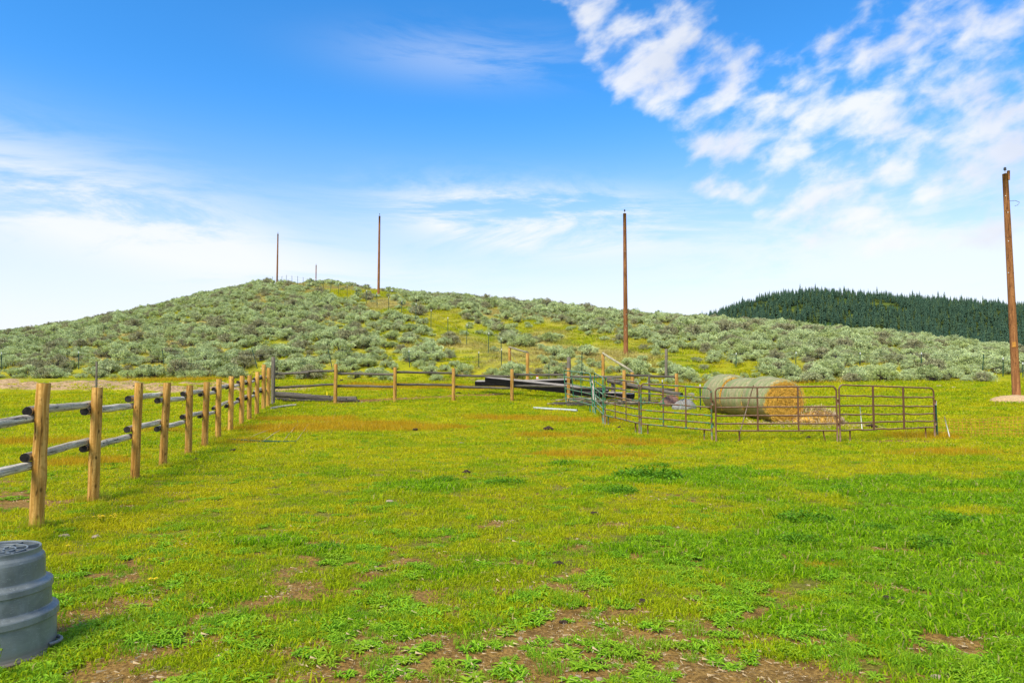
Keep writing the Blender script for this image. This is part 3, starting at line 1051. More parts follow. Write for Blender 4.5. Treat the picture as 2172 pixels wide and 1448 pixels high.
# ------------------------------------------------------------------ broad-leaved weeds
weed_c = proto_collection('weed_library', [rosette('weed_rosette', 9, .06, .12, .028, [M['weed']], 60 + k, .7, 3, .08) for k in range(3)]
                          + [rosette('weed_clump', 11, .05, .09, .016, [M['weed']], 70 + k, 1.3, 6, .11) for k in range(3)]
                          + [blade_tuft('feathery_weed', 150, .12, .03, .085, .005, 1.2, [M['weed']], 80 + k) for k in range(2)])
x, y = polar_points(lambda r: 170 * np.minimum(1, (4.8 / r) ** 1.7), 2.8, 20)
nn = fbm(x / .55, y / .42, 3, 3); dd = dirt(x, y)
fr = ss(6.6, 4.4, np.hypot(x, y)); lu = lush(x, y)
keep = (nn + .12 * fr + .12 * lu + R.uniform(-.07, .07, len(x)) > .60) & (R.random(len(x)) > dd * .55)
x, y = x[keep], y[keep]
# the weeds round the tub and in the worn patch
ex = [(.0, 0)]
tubx, tuby = -3.19, 4.30
m = 60
a = R.uniform(-1.9, .9, m); q = R.uniform(.34, .62, m)
tx = tubx + q * np.cos(a); ty = tuby + q * np.sin(a)
x = np.concatenate([x, tx]); y = np.concatenate([y, ty]); n = len(x)
idx = R.integers(0, 8, n)
s = R.uniform(.3, .85, n)
scatter('broadleaf_weeds', np.stack([x, y, G(x, y) + .002], -1), weed_c, idx, np.stack([s, s, s], -1), np.stack([np.zeros(n), np.zeros(n), R.uniform(0, 6.28, n)], -1),
        dict(rnd=R.random(n)), 'bright green broad leaved weeds in the worn foreground grass', 'weeds')

# ------------------------------------------------------------------ straw litter and small stones on the bare soil
def litter_mesh(name, seed, n, L0, L1, w_, spread):
    r = random.Random(seed); V = []; Fc = []; A = []
    for _ in range(n):
        a = r.uniform(0, math.pi); d = spread * math.sqrt(r.random()); ph = r.uniform(0, 6.28)
        cx, cy = d * math.cos(ph), d * math.sin(ph); L = r.uniform(L0, L1) * .5; c, s_ = math.cos(a), math.sin(a); zz = r.uniform(.002, .02)
        b = len(V); w2 = w_ * .5
        V += [(cx - c * L - s_ * w2, cy - s_ * L + c * w2, zz), (cx - c * L + s_ * w2, cy - s_ * L - c * w2, zz), (cx + c * L + s_ * w2, cy + s_ * L - c * w2, zz + r.uniform(-.01, .015)), (cx + c * L - s_ * w2, cy + s_ * L + c * w2, zz)]
        Fc.append((b, b + 1, b + 2, b + 3)); A += [.5] * 4
    return np_mesh(name, V, Fc, A, [M['straw_pale']])


def rock_bm(r, seed, squash=.7, sub=2, rough=.18):
    bm = bmesh.new()
    bmesh.ops.create_icosphere(bm, subdivisions=sub, radius=1)
    rg = random.Random(seed); ph = [rg.uniform(0, 6.28) for _ in range(6)]
    for v in bm.verts:
        c = v.co
        k = 1 + rough * (math.sin(2.3 * c.x + ph[0]) + math.sin(2.9 * c.y + ph[1]) + math.sin(3.1 * c.z + ph[2])) + rg.uniform(-rough, rough) * .35
        v.co = Vector((c.x * r[0] * k, c.y * r[1] * k, c.z * r[2] * k * squash))
    return bm


def rock_obj(name, loc, r, mat, seed, squash=.8, parent=None, rough=.18, sub=2, rz=0):
    bm = rock_bm(r, seed, squash, sub, rough)
    me = bpy.data.meshes.new(name); bm.to_mesh(me); bm.free()
    me.materials.append(mat)
    return link(name, me, parent, loc, (0, 0, rz))


lit_c = proto_collection('litter_library', [litter_mesh('straw_bits', 5 + k, 12, .012, .05, .0022, .14) for k in range(3)])
x, y = polar_points(lambda r: 90 * np.minimum(1, (4.5 / r) ** 2), 2.8, 13)
k = R.random(len(x)) < dirt(x, y) * .5 + .05
x, y = x[k], y[k]; n = len(x); s = R.uniform(.5, 1.2, n)
scatter('straw_litter', np.stack([x, y, G(x, y) + .004], -1), lit_c, R.integers(0, 3, n), np.stack([s] * 3, -1), np.stack([np.zeros(n), np.zeros(n), R.uniform(0, 6.28, n)], -1), {},
        'dry straw bits strewn on the bare soil', 'straw litter')
pb = []
for k_ in range(3):
    bm = rock_bm((.02, .015, .012), 300 + k_, .7, 1, .15); me = bpy.data.meshes.new('pebble'); bm.to_mesh(me); bm.free(); me.materials.append(M['rock_pale']); pb.append(me)
peb_c = proto_collection('pebble_library', pb)
x, y = polar_points(lambda r: 14 * np.minimum(1, (5 / r) ** 1.0), 2.8, 46)
k = R.random(len(x)) < dirt(x, y) * .5 + .03 + gravel(x, y) * .95
x, y = x[k], y[k]; n = len(x); rr = np.hypot(x, y); s = R.uniform(.4, 1.2, n) * np.where(rr > 25, 4.0, 1 + rr / 18)
scatter('pebbles', np.stack([x, y, G(x, y)], -1), peb_c, R.integers(0, 3, n), np.stack([s] * 3, -1), np.stack([np.zeros(n), np.zeros(n), R.uniform(0, 6.28, n)], -1), {},
        'small pale stones scattered on soil and gravel', 'stones')

# ================================================================== sagebrush hill
sage_meshes = [sage_mesh('sagebrush', 200 + k, 26 + 3 * k, 66 if k < 7 else 38, .62 + .06 * (k % 4)) for k in range(8)]
sage_c = proto_collection('sagebrush_library', sage_meshes)
cell = .80
gx, gy = np.meshgrid(np.arange(-95, 95, cell), np.arange(34, 130, cell))
x = (gx + R.uniform(-.45, .45, gx.shape) * cell).ravel(); y = (gy + R.uniform(-.45, .45, gx.shape) * cell).ravel()
az = np.arctan2(x, y); r_ = np.hypot(x, y)
edge = rb(az) - .9 + (fbm(x / 3., y / 3., 2, 2) - .5) * 1.4
ok = (r_ > edge + .5) & (r_ < rc(az) + 7) & (np.abs(az) < rad(43))
ok &= R.random(len(x)) > np.clip(open_lane(x, y) * 1.3 - .12, 0, .9)
ok &= (R.random(len(x)) < .90) | (r_ < edge + 4)
for (qx, qy) in POLES: ok &= np.hypot(x - qx, y - qy) > 1.5
# keep the wire fence's braced corners clear
for q in (gp(1080, 41), gp(1119, 38), gp(1279, 38.5), gp(1341, 33)): ok &= np.hypot(x - q.x, y - q.y) > 1.1
for px, Y_ in ((3, 47), (166, 46.5), (347, 45.5), (545, 43.5), (704, 42.5), (868, 41.5), (1015, 41), (1562, 40.5), (1689, 41.5), (1825, 42), (1955, 41.5), (2084, 40.5), (2128, 40), (2170, 39.6)):
    u_ = (px - 1086) / F
    for q in (0, .9, 1.8): ok &= np.hypot(x - u_ * (Y_ - q), y - (Y_ - q)) > .6
x, y, r_ = x[ok], y[ok], r_[ok]
n = len(x); z = G(x, y) - .04
s = (.46 + .72 * R.random(n) ** 1.8) * (.78 + .5 * fbm(x / 7., y / 7., 3, 2))
hs_ = s * R.uniform(.85, 1.2, n)
idx = R.integers(0, 8, n); rz = R.uniform(0, 6.28, n)
sz = s / r_
inview = np.abs(x / y) < .78
order = np.argsort(-np.where(inview, sz, 0))
near = order[:300]; rest = order[300:]
for k in near:
    o = link('sagebrush', sage_meshes[idx[k]], None, (x[k], y[k], z[k]), (0, 0, rz[k]))
    o.scale = (s[k] * 1.15, s[k] * 1.15, hs_[k])
    pk = 1086 + F * x[k] / y[k]
    if pk < 560: zn = ('silvery sagebrush behind the sandy bank on the left', 'sagebrush behind the sandy bank')
    elif pk < 980: zn = ('silvery sagebrush on the hill behind the left half of the far rail fence', 'sagebrush behind the far rail fence')
    elif pk < 1420: zn = ('silvery sagebrush in the open grassy slope round the post braces', 'sagebrush round the post braces')
    elif pk < 1780: zn = ('silvery sagebrush on the hill directly behind the hay bales', 'sagebrush behind the hay bales')
    else: zn = ('silvery sagebrush between the hay bales and the nearest pole', 'sagebrush near the nearest pole')
    if idx[k] == 7: zn = (zn[0].replace('silvery', 'brownish half dead'), zn[1])
    tag(o, zn[0], 'shrub', zn[1])
scatter('sagebrush_scrub', np.stack([x, y, z], -1)[rest], sage_c, idx[rest], np.stack([s * 1.1, s * 1.1, hs_], -1)[rest], np.stack([np.zeros(n), np.zeros(n), rz], -1)[rest],
        {}, 'silvery sagebrush covering the hillside', 'sagebrush')
print('sagebrush', n)
# hill grass
x, y = polar_points(lambda r: 5.5 * np.ones_like(r), 38, 125, -43, 43)
az = np.arctan2(x, y); r_ = np.hypot(x, y)
ok = (r_ > rb(az) - 1) & (r_ < rc(az) + 5)
ol = open_lane(x, y)
ok &= R.random(len(x)) < .25 + 1.2 * ol
x, y, ol = x[ok], y[ok], ol[ok]; n = len(x)
st = np.clip(straw(x, y) * .9 + R.uniform(-.2, .2, n), 0, 1)
s = R.uniform(1.6, 3.4, n)
scatter('hill_grass', np.stack([x, y, G(x, y) - .02], -1), turf_c, 4 + R.integers(0, 5, n), np.stack([s * 1.5, s * 1.5, s * .9], -1), np.stack([np.zeros(n), np.zeros(n), R.uniform(0, 6.28, n)], -1),
        dict(dry=R.random(n) * .2, lush=np.clip(fbm(x / 4, y / 4, 5, 3) * 2 - .9, 0, .8), straw=st, rnd=R.random(n)), 'straw coloured and green grass between the sagebrush', 'grass')

# ================================================================== conifers on the far hill
pines = [pine_mesh('conifer', 400 + k, 10 + k % 3, .16 + .025 * (k % 4)) for k in range(6)]
pine_c = proto_collection('conifer_library', pines)
NP_ = 12000
a = R.uniform(azpx(1380), azpx(2900), NP_); r_ = MT_R + 40 - (MT_R - 560) * (R.random(NP_) ** .85)
x = r_ * np.sin(a); y = r_ * np.cos(a)
gap = fbm(x / 75., y / 110., 3, 3)
px_ = 1086 + F * x / y
mid_open = np.exp(-((px_ - 1830) / 120) ** 2 - ((r_ - 980) / 170) ** 2)
ok = (gap + mid_open * .07 < .70) & ~((r_ < 760 + (px_ - 1800) * .1) & (gap > .42))
zg = G(x, y)
x, y, r_, zg, px_ = x[ok], y[ok], r_[ok], zg[ok], px_[ok]
n = len(x); h = (8 + 9 * R.random(n) ** 1.3) * np.where(R.random(n) < .05, 1.35, 1)
# which trees show: scanning from near to far is costly, so take those by the skyline and at the lower edge
show = np.where(px_ < 2172, h / r_ + .02 * (np.abs(r_ - MT_R) < 45), 0)
order = np.argsort(-show); near = order[:300]; rest = order[300:]
idx = R.integers(0, 6, n); rz = R.uniform(0, 6.28, n)
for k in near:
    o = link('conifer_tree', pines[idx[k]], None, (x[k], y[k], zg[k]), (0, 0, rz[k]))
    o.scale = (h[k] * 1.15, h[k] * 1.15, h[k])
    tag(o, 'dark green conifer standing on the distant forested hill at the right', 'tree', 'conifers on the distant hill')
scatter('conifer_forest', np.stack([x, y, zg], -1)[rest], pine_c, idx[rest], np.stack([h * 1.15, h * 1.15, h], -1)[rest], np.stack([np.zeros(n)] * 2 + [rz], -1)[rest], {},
        'dark conifer forest covering the distant hill', 'forest')
sh_c = proto_collection('shrub_library', [blob_mesh('slope_shrub', k, [M['shrub']]) for k in range(3)])
NS = 900
a = R.uniform(azpx(1500), azpx(2300), NS); r_ = R.uniform(650, 1200, NS); x = r_ * np.sin(a); y = r_ * np.cos(a)
s = R.uniform(3, 8, NS)
scatter('slope_shrubs', np.stack([x, y, G(x, y)], -1), sh_c, R.integers(0, 3, NS), np.stack([s * 1.4, s * 1.4, s], -1), np.stack([np.zeros(NS)] * 3, -1), {},
        'yellow green shrubs in the clearings of the distant forest', 'shrubs')

# ================================================================== utility poles
def utility_pole(base, h, r0, r1, label, lean=(0, 0), tagged=False, notch=False, hook=False):
    t = thing('utility_pole', base, label, 'utility pole', 'bare wooden poles crossing the hill')
    mb = MB(); sg = 9
    pts = [(lean[0] * i / (sg - 1), lean[1] * i / (sg - 1), -.3 + (h + .3) * i / (sg - 1)) for i in range(sg)]
    rr = [r0 + (r1 - r0) * i / (sg - 1) for i in range(sg)]
    mb.tube(pts, rr, 16, (0, 0), 0, .012)
    o = mb.build('shaft', [M['pole']], t)
    top = Vector((lean[0], lean[1], h))
    mb = MB()
    mb.tube([top + Vector((0, 0, -.02)), top + Vector((0, 0, .20))], .012, 6)
    mb.build('pin', [M['steel']], t)
    mb = MB()
    mb.lathe([(.012, .14), (.05, .15), (.055, .18), (.03, .195), (.05, .21), (.05, .24), (.02, .27), (.001, .275)], 12, 0, top)
    mb.build('insulator', [M['glass_ins']], t)
    if tagged:
        mb = MB()
        a = math.atan2(-base[1], -base[0])
        zc_ = 2.2
        rr_ = r0 + (r1 - r0) * zc_ / h + .006
        c = Vector((math.cos(a) * rr_ + lean[0] * zc_ / h, math.sin(a) * rr_ + lean[1] * zc_ / h, zc_))
        mb.box(c, Vector((-math.sin(a), math.cos(a), 0)) * .06, Vector((math.cos(a), math.sin(a), 0)) * .004, (0, 0, .10))
        mb.build('tag_plate', [M['tag']], t)
    if notch:
        mb = MB()
        mb.tube([top + Vector((.10, -.02, -.25)), top + Vector((.12, -.02, .12))], [.055, .05], 8, (0, 0), 0, .1)
        mb.build('split_sliver', [M['pole']], t)
    if hook:
        mb = MB()
        c = top + Vector((r1, -.02, -1.1))
        mb.tube([c, c + Vector((.25, 0, .02)), c + Vector((.42, 0, -.05)), c + Vector((.33, 0, -.16)), c + Vector((.22, 0, -.20))], .010, 6)
        mb.build('wire_pigtail', [M['steel']], t)
    for k in range(4):
        a = math.atan2(-base[1], -base[0]) + random.uniform(-.5, .5); zz = h * random.uniform(.15, .9); rr_ = r0 + (r1 - r0) * zz / h
        mb = MB(); c = Vector((math.cos(a) * rr_ + lean[0] * zz / h, math.sin(a) * rr_ + lean[1] * zz / h, zz)); d = Vector((math.cos(a), math.sin(a), 0))
        mb.tube([c - d * .01, c + d * .018], .018, 6)
        mb.build('bolt_head', [M['white_tip']], t)
    return t


p = gp(2155, 26.8)
utility_pole(p, 9.0, .150, .100, 'nearest bare wooden utility pole leaning slightly by the tan soil mound', (-.12, 0), True, True, True)
p = gp(1328, 44.0)
utility_pole(p, 9.15, .155, .105, 'bare brown utility pole on the grassy slope behind the corral panels', (0, 0))
p = gp(801, 76.0)
utility_pole(p, 8.9, .15, .10, 'bare brown utility pole on the ridge just right of the hilltop', (.03, 0))
p = gp(584, 111.0)
utility_pole(p, 8.9, .15, .10, 'bare brown utility pole standing on the hilltop, second from the left in distance', (0, 0))
p = gp(667, 165.0)
utility_pole((p.x, p.y, P(667, 562, 165).z - 9.0), 9.0, .15, .11, 'small distant utility pole whose top half shows above the ridge', (0, 0))

# ================================================================== left rail fence
Ys = [7.8 * q / 1.51 for q in (1.51, 1.838, 2.193, 2.519, 2.88, 3.205, 3.509, 3.86, 4.237, 4.545, 4.90, 5.26, 5.50)]
LP = [(92, 1110, 813), (206, 1056, 822), (293, 1023, 812), (352, 992, 812), (403, 968, 817), (438, 950, 810), (465, 933, 804),
      (491, 917, 798), (514, 905, 797), (530, 895, 796), (546, 884, 789), (560, 873, 773), (570, 862, 780)]
lf = thing('rail_fence', gp(92, Ys[0]), 'log rail fence with tan peeled posts running back along the left', 'fence')
org = lf.location.copy()
bases = []
for i_, ((px, pb_, pt_), Yq) in enumerate(zip(LP, Ys)):
    b = gp(px, Yq)
    tz = P(px, pt_, Yq).z
    bases.append(b)
    lean = [(-.02, 0), (.01, 0), (.02, 0), (.03, 0), (0, 0), (.01, 0)][i_] if i_ < 6 else (random.uniform(-.015, .015), 0)
    tp = Vector((b.x + lean[0], b.y, tz)); bb = Vector((b.x - lean[0] * .6, b.y, b.z))
    if i_ == 0: bb.x -= .03; tp.x += .025
    o = post_at('post', bb, tp, [.074, .073, .070, .071, .073, .076, .075, .077, .078, .078, .080, .083, .083][i_], [M['post'], M['post_top']], lf, org, 18, 8, split=(7 if i_ == 2 else None))
    if i_ == 2: o['label'] = 'tan post with a long vertical split'
dirv = (bases[1] - bases[0]); dirv.z = 0; dirv.normalize()
lft = Vector((-dirv.y, dirv.x, 0))          # away from the paddock
RH = [(1.33, .82), (1.23, .71)]
pre = bases[0] - (bases[1] - bases[0]) * 1.02
allb = [Vector((pre.x, pre.y, Gz(pre.x, pre.y)))] + bases
for i_ in range(len(allb) - 1):
    a, b = allb[i_], allb[i_ + 1]
    dv = (b - a); dv.z = 0; dv.normalize()
    hi = RH[0] if i_ % 2 == 1 else RH[1]
    for kk, hh in enumerate(hi):
        r0 = random.uniform(.047, .054)
        off = lft * (.118)
        A_ = a + off - dv * random.uniform(.07, .10); B_ = b + off + dv * random.uniform(.08, .13)
        A_.z = a.z + hh + random.uniform(-.02, .02); B_.z = b.z + hh + random.uniform(-.02, .02)
        log_between('rail', A_, B_, r0 * 1.03, r0 * .95, [M['rail'], M['rail_end']], lf, org, 14, 7, .006)

# ================================================================== back rail fence
YB = 29.0
BP = [(712, 772, 29.0), (838, 779, 29.2), (962, 781, 29.4), (1086, 783, 29.4), (1206, 781, 29.4), (1324, 785, 29.2), (1435, 792, 29.0)]
bf = thing('rail_fence', gp(712, 29), 'rail fence with dark weathered rails closing the far end of the paddock', 'fence')
org = bf.location.copy()
gpst = gp(580, 29.0)
post_at('post', gpst, P(580, 757, 29.0), .085, [M['grey_post'], M['grey_post']], bf, org, 12)['label'] = 'tall grey weathered corner post'
for px, pt_, Yq in BP:
    b = gp(px, Yq)
    post_at('post', b, Vector((b.x, Yq, P(px, pt_, Yq).z)), .078, [M['post'], M['post_top']], bf, org, 14)
RL = [(583, 793, 655, 790, 29.2), (640, 788.5, 708, 786.5, 29.25), (583, 822, 708, 815, 29.2),
      (716, 792, 836, 794.5, 29.2), (716, 818.5, 836, 820, 29.2), (840, 789, 960, 791, 29.4), (840, 815, 960, 816.5, 29.4),
      (964, 796, 1084, 798, 29.55), (964, 820, 1084, 823, 29.55), (1088, 794, 1204, 794.5, 29.55), (1088, 818, 1206, 820, 29.55),
      (1206, 799, 1322, 800, 29.5), (1206, 823, 1322, 824, 29.5), (1326, 795, 1433, 799, 29.3), (1326, 822, 1433, 826, 29.3)]
for a0, b0, a1, b1, Yq in RL:
    log_between('rail', P(a0, b0, Yq), P(a1, b1, Yq), .056, .048, [M['rail_dark'], M['rail_end']], bf, org, 10, 6, .012)
b = gp(1377, 28.6)
post_at('post', b, P(1377, 795, 28.6), .05, [M['rail_dark'], M['rail_end']], bf, org, 8)['label'] = 'thin dark prop post'

# grey and other single posts
def single_post(px, Y_, pt_, r, mat, label, dx_=0):
    b = gp(px, Y_)
    t = thing('wooden_post', b, label, 'post')
    post_at('shaft', b, P(px + dx_, pt_, Y_), r, [mat, mat], t, t.location, 10)
    return t


single_post(205, 33, 767, .05, M['grey_post'], 'thin grey wooden post in the field behind the left fence')
single_post(1206.5, 34, 757, .10, M['grey_post'], 'mossy grey post rising behind the far rail fence')
single_post(1413, 38, 740, .085, M['grey_post'], 'dark grey round post at the foot of the hill above the lying pole')
single_post(1290.5, 36, 803, .04, M['grey_post'], 'short grey post half hidden behind the green panels')
single_post(1161, 37, 776, .03, M['grey_post'], 'slim weathered stick post below the brace frame') if False else None

# ================================================================== wire fence with T-posts
def t_post(parent, org, base, top, tip=True, nm='t_post'):
    base = Vector(base); top = Vector(top); d = top - base; L = d.length
    mb = MB()
    mb.box((0, 0, L / 2 - .15), (.022, 0, 0), (0, .003, 0), (0, 0, L / 2 + .15))
    mb.box((0, .021, L / 2 - .15), (.003, 0, 0), (0, .018, 0), (0, 0, L / 2 + .15))
    for k in range(7):
        mb.box((0, -.008, .25 + k * (L - .3) / 7), (.010, 0, 0), (0, .005, 0), (0, 0, .010))
    if tip:
        mb.box((0, 0, L - .055), (.0235, 0, 0), (0, .0045, 0), (0, 0, .058), (1,) * 6)
        mb.box((0, .021, L - .055), (.0045, 0, 0), (0, .0195, 0), (0, 0, .0582), (1,) * 6)
    o = mb.build(nm, [M['t_post'], M['white_tip']], parent)
    o.location = base - Vector(org)
    o.rotation_euler = d.to_track_quat('Z', 'Y').to_euler()
    return o


def wire(parent, org, pts, r=.004, mat='steel', n=4, nm='wire'):
    mb = MB(); mb.tube([Vector(p_) - Vector(org) for p_ in pts], r, n, smooth=True)
    return mb.build(nm, [M[mat]], parent)


# fence climbing the hill: photo columns and distances interpolated along the pole line
cols = [548, 557, 565, 574, 584.5, 594.5, 604.5, 616.5, 628.5, 640.5, 653.5, 667.5, 683.5, 699.5, 716, 734.5, 754.5, 775.7, 798.5, 823.5, 851, 881, 914, 950, 990, 1036, 1063]
wf = thing('wire_fence', gp(1063, 43), 'wire fence on green T posts climbing over the brushy hill', 'fence')
org = wf.location.copy()
tops = []
ip = []
for k, px in enumerate(cols):
    # fence line in plan: straight from (-1.0, 43) to (-43, 114)
    u0 = (px - 1086) / F
    ax, ay, bx, by = -.99, 43.0, -41.3, 112.0
    vx, vy = bx - ax, by - ay
    tt = (u0 * ay - ax) / (vx - u0 * vy)
    X_, Y_ = ax + vx * tt, ay + vy * tt
    b = Vector((X_, Y_, Gz(X_, Y_)))
    hgt = random.uniform(1.35, 1.5)
    tp = b + Vector((random.uniform(-.05, .05), 0, hgt))
    t_post(wf, org, b, tp, k > 4)
    ip.append((b, tp))
for f_ in (.35, .6, .85):
    wire(wf, org, [q[0] + (q[1] - q[0]) * f_ for q in ip], .004)

# fence along the foot of the hill
def foot_fence(spec, label):
    t = None; prev = []
    for px, Y_, pt_, lean in spec:
        b = gp(px, Y_)
        if t is None:
            t = thing('wire_fence', b, label, 'fence')
        tp = P(px + lean, pt_, Y_)
        t_post(t, t.location, b, tp, abs(lean) < 3)
        prev.append((b, tp))
    for f_ in (.4, .65, .9):
        wire(t, t.location, [q[0] + (q[1] - q[0]) * f_ for q in prev], .0035)
    return t


foot_fence([(3, 47, 747, 0), (166, 46.5, 745, 0), (347, 45.5, 743, -3), (545, 43.5, 737, -12), (704, 42.5, 739, -9), (868, 41.5, 742, -1), (1015, 41, 745, 0), (1063, 41, 739, 0)],
           'green T post wire fence along the foot of the hill on the left')
foot_fence([(1413, 38.3, 748, 0), (1562, 40.5, 748, 0), (1689, 41.5, 746, 0), (1825, 42, 747, 0), (1955, 41.5, 747, 0), (2084, 40.5, 751, 3), (2128, 40, 758, 0), (2170, 39.6, 768, 0)],
           'green T post wire fence along the foot of the hill on the right')


def brace_frame(a, b, ta, tb, label):
    a = Vector(a); b = Vector(b)
    t = thing('brace_frame', a, label, 'fence brace')
    post_at('post', a, ta, .095, [M['post'], M['post_top']], t, a, 10)
    post_at('post', b, tb, .095, [M['post'], M['post_top']], t, a, 10)
    ta = Vector(ta); tb = Vector(tb); d = (tb - ta).normalized()
    log_between('top_rail', ta - d * .08 + Vector((0, 0, .05)), tb + d * .05 + Vector((0, 0, .05)), .06, .055, [M['brace'], M['brace']], t, a, 10, 5, .01)
    wire(t, a, [ta - Vector((0, 0, .15)), b + Vector((0, 0, .25))], .006)
    wire(t, a, [tb - Vector((0, 0, .15)), a + Vector((0, 0, .25))], .006)
    return t


brace_frame(gp(1081, 40.5), gp(1119, 37.5), P(1081, 738, 40.5), P(1119, 749, 37.5), 'H shaped post brace in the wire fence left of the tallest middle pole')
brace_frame(gp(1279, 38.5), gp(1341, 32.6), P(1279, 751, 38.5), P(1341, 790, 32.6), 'post brace with a pale sloping top rail behind the green corral panels')
# wires from the braces across the yard
yf = thing('wire_fence', gp(1119, 37.5), 'slack wires strung between the two post braces', 'fence')
o0 = yf.location.copy()
for hh in (.4, .75, 1.1):
    wire(yf, o0, [gp(1119, 37.5, hh + .1), gp(1206, 36, hh - .05), gp(1279, 38.5, hh)], .0045)
for px, pt_ in ((1235, 745), (1165, 768)):
    b = gp(px, 37.2); t_post(yf, o0, b, P(px, pt_ + 3, 37.2), False)

# orange marker
b = gp(1139.5, 36.0)
t = thing('marker_stake', b, 'short bright orange marker stake in front of the brace', 'marker')
mb = MB(); mb.box((0, 0, .26), (.055, 0, 0), (0, .012, 0), (0, 0, .30)); mb.build('stake', [M['orange']], t)
mb = MB(); mb.box((0, -.016, .46), (.058, 0, 0), (0, .003, 0), (0, 0, .05)); mb.build('band', [M['white_tip']], t)
b = gp(1095, 35.5)
t = thing('marker_stake', b, 'thin pale orange ribboned stake leaning under the brace', 'marker')
mb = MB(); mb.tube([(0, 0, -.1), (-.16, 0, .75)], .018, 6, jit=.1); mb.build('stake', [M['net']], t)
b = gp(694, 30.5)
t = thing('marker_stake', b, 'tiny yellow stake behind the pile of logs', 'marker')
mb = MB(); mb.box((0, 0, .14), (.03, 0, 0), (0, .008, 0), (0, 0, .20)); mb.build('stake', [M['yellow']], t)
for px, Y_, pt_, lb in ((1404, 30, 805, 'green T post with white top between far fence and lying pole'), (1484, 26, 815, 'green T post with white top beside the left end of the bales')):
    b = gp(px, Y_)
    t = thing('metal_post', b, lb, 'metal post')
    t_post(t, b, b, P(px, pt_, Y_), True, 'shaft')

# ================================================================== livestock panels
def livestock_panel(p0, p1, h0, h1, mat, label, feet='legs', lean=0.0, wave=0.0, uprw=.03, uf=(.33, .67), mat2=None):
    """p0, p1: feet of the two end tubes on the ground"""
    p0 = Vector(p0); p1 = Vector(p1)
    t = thing('livestock_panel', p0, label, 'livestock panel', 'steel tube panels of the round pen')
    X = (p1 - p0); L = Vector((X.x, X.y, 0)).length
    nrm = Vector((X.y, -X.x, 0)).normalized()
    m2 = mat2 or mat
    def pt(s_, f_):      # s_ 0..1 along, f_ 0..1 height
        hh = h0 + (h1 - h0) * s_
        return (X * s_) + Vector((0, 0, hh * f_)) + nrm * lean * f_
    r = .0215
    rs = .12 / L; rf = .12 / h0
    pts = [pt(0, -.03), pt(0, .4), pt(0, 1 - rf)]
    for k in range(1, 4):
        a = k / 4 * math.pi / 2
        pts.append(pt(rs * (1 - math.cos(a)), 1 - rf * (1 - math.sin(a))))
    pts.append(pt(rs, 1))
    for k in range(1, 8): pts.append(pt(rs + (1 - 2 * rs) * k / 8, 1 + random.uniform(-.002, .002)))
    pts.append(pt(1 - rs, 1))
    for k in range(1, 4):
        a = k / 4 * math.pi / 2
        pts.append(pt(1 - rs + rs * math.sin(a), 1 - rf * (1 - math.cos(a))))
    pts += [pt(1, 1 - rf), pt(1, .4), pt(1, -.03)]
    mb = MB(); mb.tube(pts, r, 8); mb.build('frame', [mat], t)
    for f_ in (.81, .635, .48, .335, .205):
        mb = MB(); q = []
        ns = 16
        for k in range(ns + 1):
            w_ = wave * random.uniform(-1, 1) if 0 < k < ns else 0
            q.append(pt(k / ns, f_ + w_ / h0))
        mb.tube(q, r * .92, 8); mb.build('bar', [mat], t)
    for s_ in uf:
        mb = MB()
        a, b = pt(s_, .19), pt(s_, 1.005)
        d = X.normalized()
        mb.box((a + b) / 2 + nrm * .026, d * uprw, nrm * .006, (b - a) / 2)
        mb.build('upright', [m2], t)
    if feet == 'legs':
        for s_ in (.10, .90):
            mb = MB(); mb.tube([pt(s_, .205), pt(s_, -.01)], r * .9, 8); mb.build('leg', [mat], t)
    else:
        mb = MB(); mb.tube([pt(.19, .205), pt(.195, .06), pt(.185, .015), pt(.16, .0), pt(.04, -.005), pt(0.01, -.005)], r * .9, 8); mb.build('leg', [mat], t)
        mb = MB(); mb.tube([pt(.885, .205), pt(.89, .12), pt(.90, .03), pt(.915, -.01)], r * .9, 8); mb.build('leg', [mat], t)
    # couplers at the right-hand end
    for f_ in (.30, .72):
        mb = MB(); c = pt(1, f_); mb.tube([c + Vector((.03, 0, -.06)), c + Vector((.03, 0, .06))], .030, 8); mb.build('coupler', [mat], t)
    return t


def hh(px, py, Y_, gpnt): return P(px, py, Y_).z - gpnt.z


PN = [((1201, 785, 28.0), (1258, 792, 24.9), 'green_tube', 'legs', .0, 'farthest panel, upright green tube panel by the far rail fence'),
      ((1261, 791, 24.6), (1279, 801, 21.4), 'green_tube', 'legs', .0, 'narrow looking green panel seen nearly edge on, second from the far end'),
      ((1283, 801, 21.2), (1355, 811, 19.2), 'mixed_tube', 'legs', .006, 'half green half rusty panel between the edge on panel and the wide ones'),
      ((1359, 813, 19.1), (1508, 823, 17.7), 'mixed_tube', 'legs', .004, 'rusting green panel left of the hay bales'),
      ((1517, 822, 17.6), (1773, 819, 17.5), 'rusty_tube', 'u', .004, 'wide brown rusty panel in front of the hay bales'),
      ((1779, 816, 17.5), (1979, 823, 18.3), 'rusty_tube', 'legs', .012, 'brown rusty panel with wavy bars at the right end of the row')]
for (a, b, mt, ft, wv_, lb) in PN:
    A_ = gp(a[0], a[2]); B_ = gp(b[0], b[2])
    h0 = P(a[0], a[1], a[2]).z - A_.z; h1 = P(b[0], b[1], b[2]).z - B_.z
    livestock_panel(A_, B_, h0, h1, M[mt], lb, ft, lean=(.10 if a[0] == 1201 else 0), wave=wv_, uprw=(.030 if a[0] == 1779 else .020), uf=((.34, .66) if a[0] != 1517 else (.345, .68)))
# white-tipped post tied to the last panel
b = gp(1983, 18.35)
t = thing('metal_post', b, 'green T post with white top tied to the last panel', 'metal post')
t_post(t, b, b, P(1983, 850, 18.35), True, 'shaft')
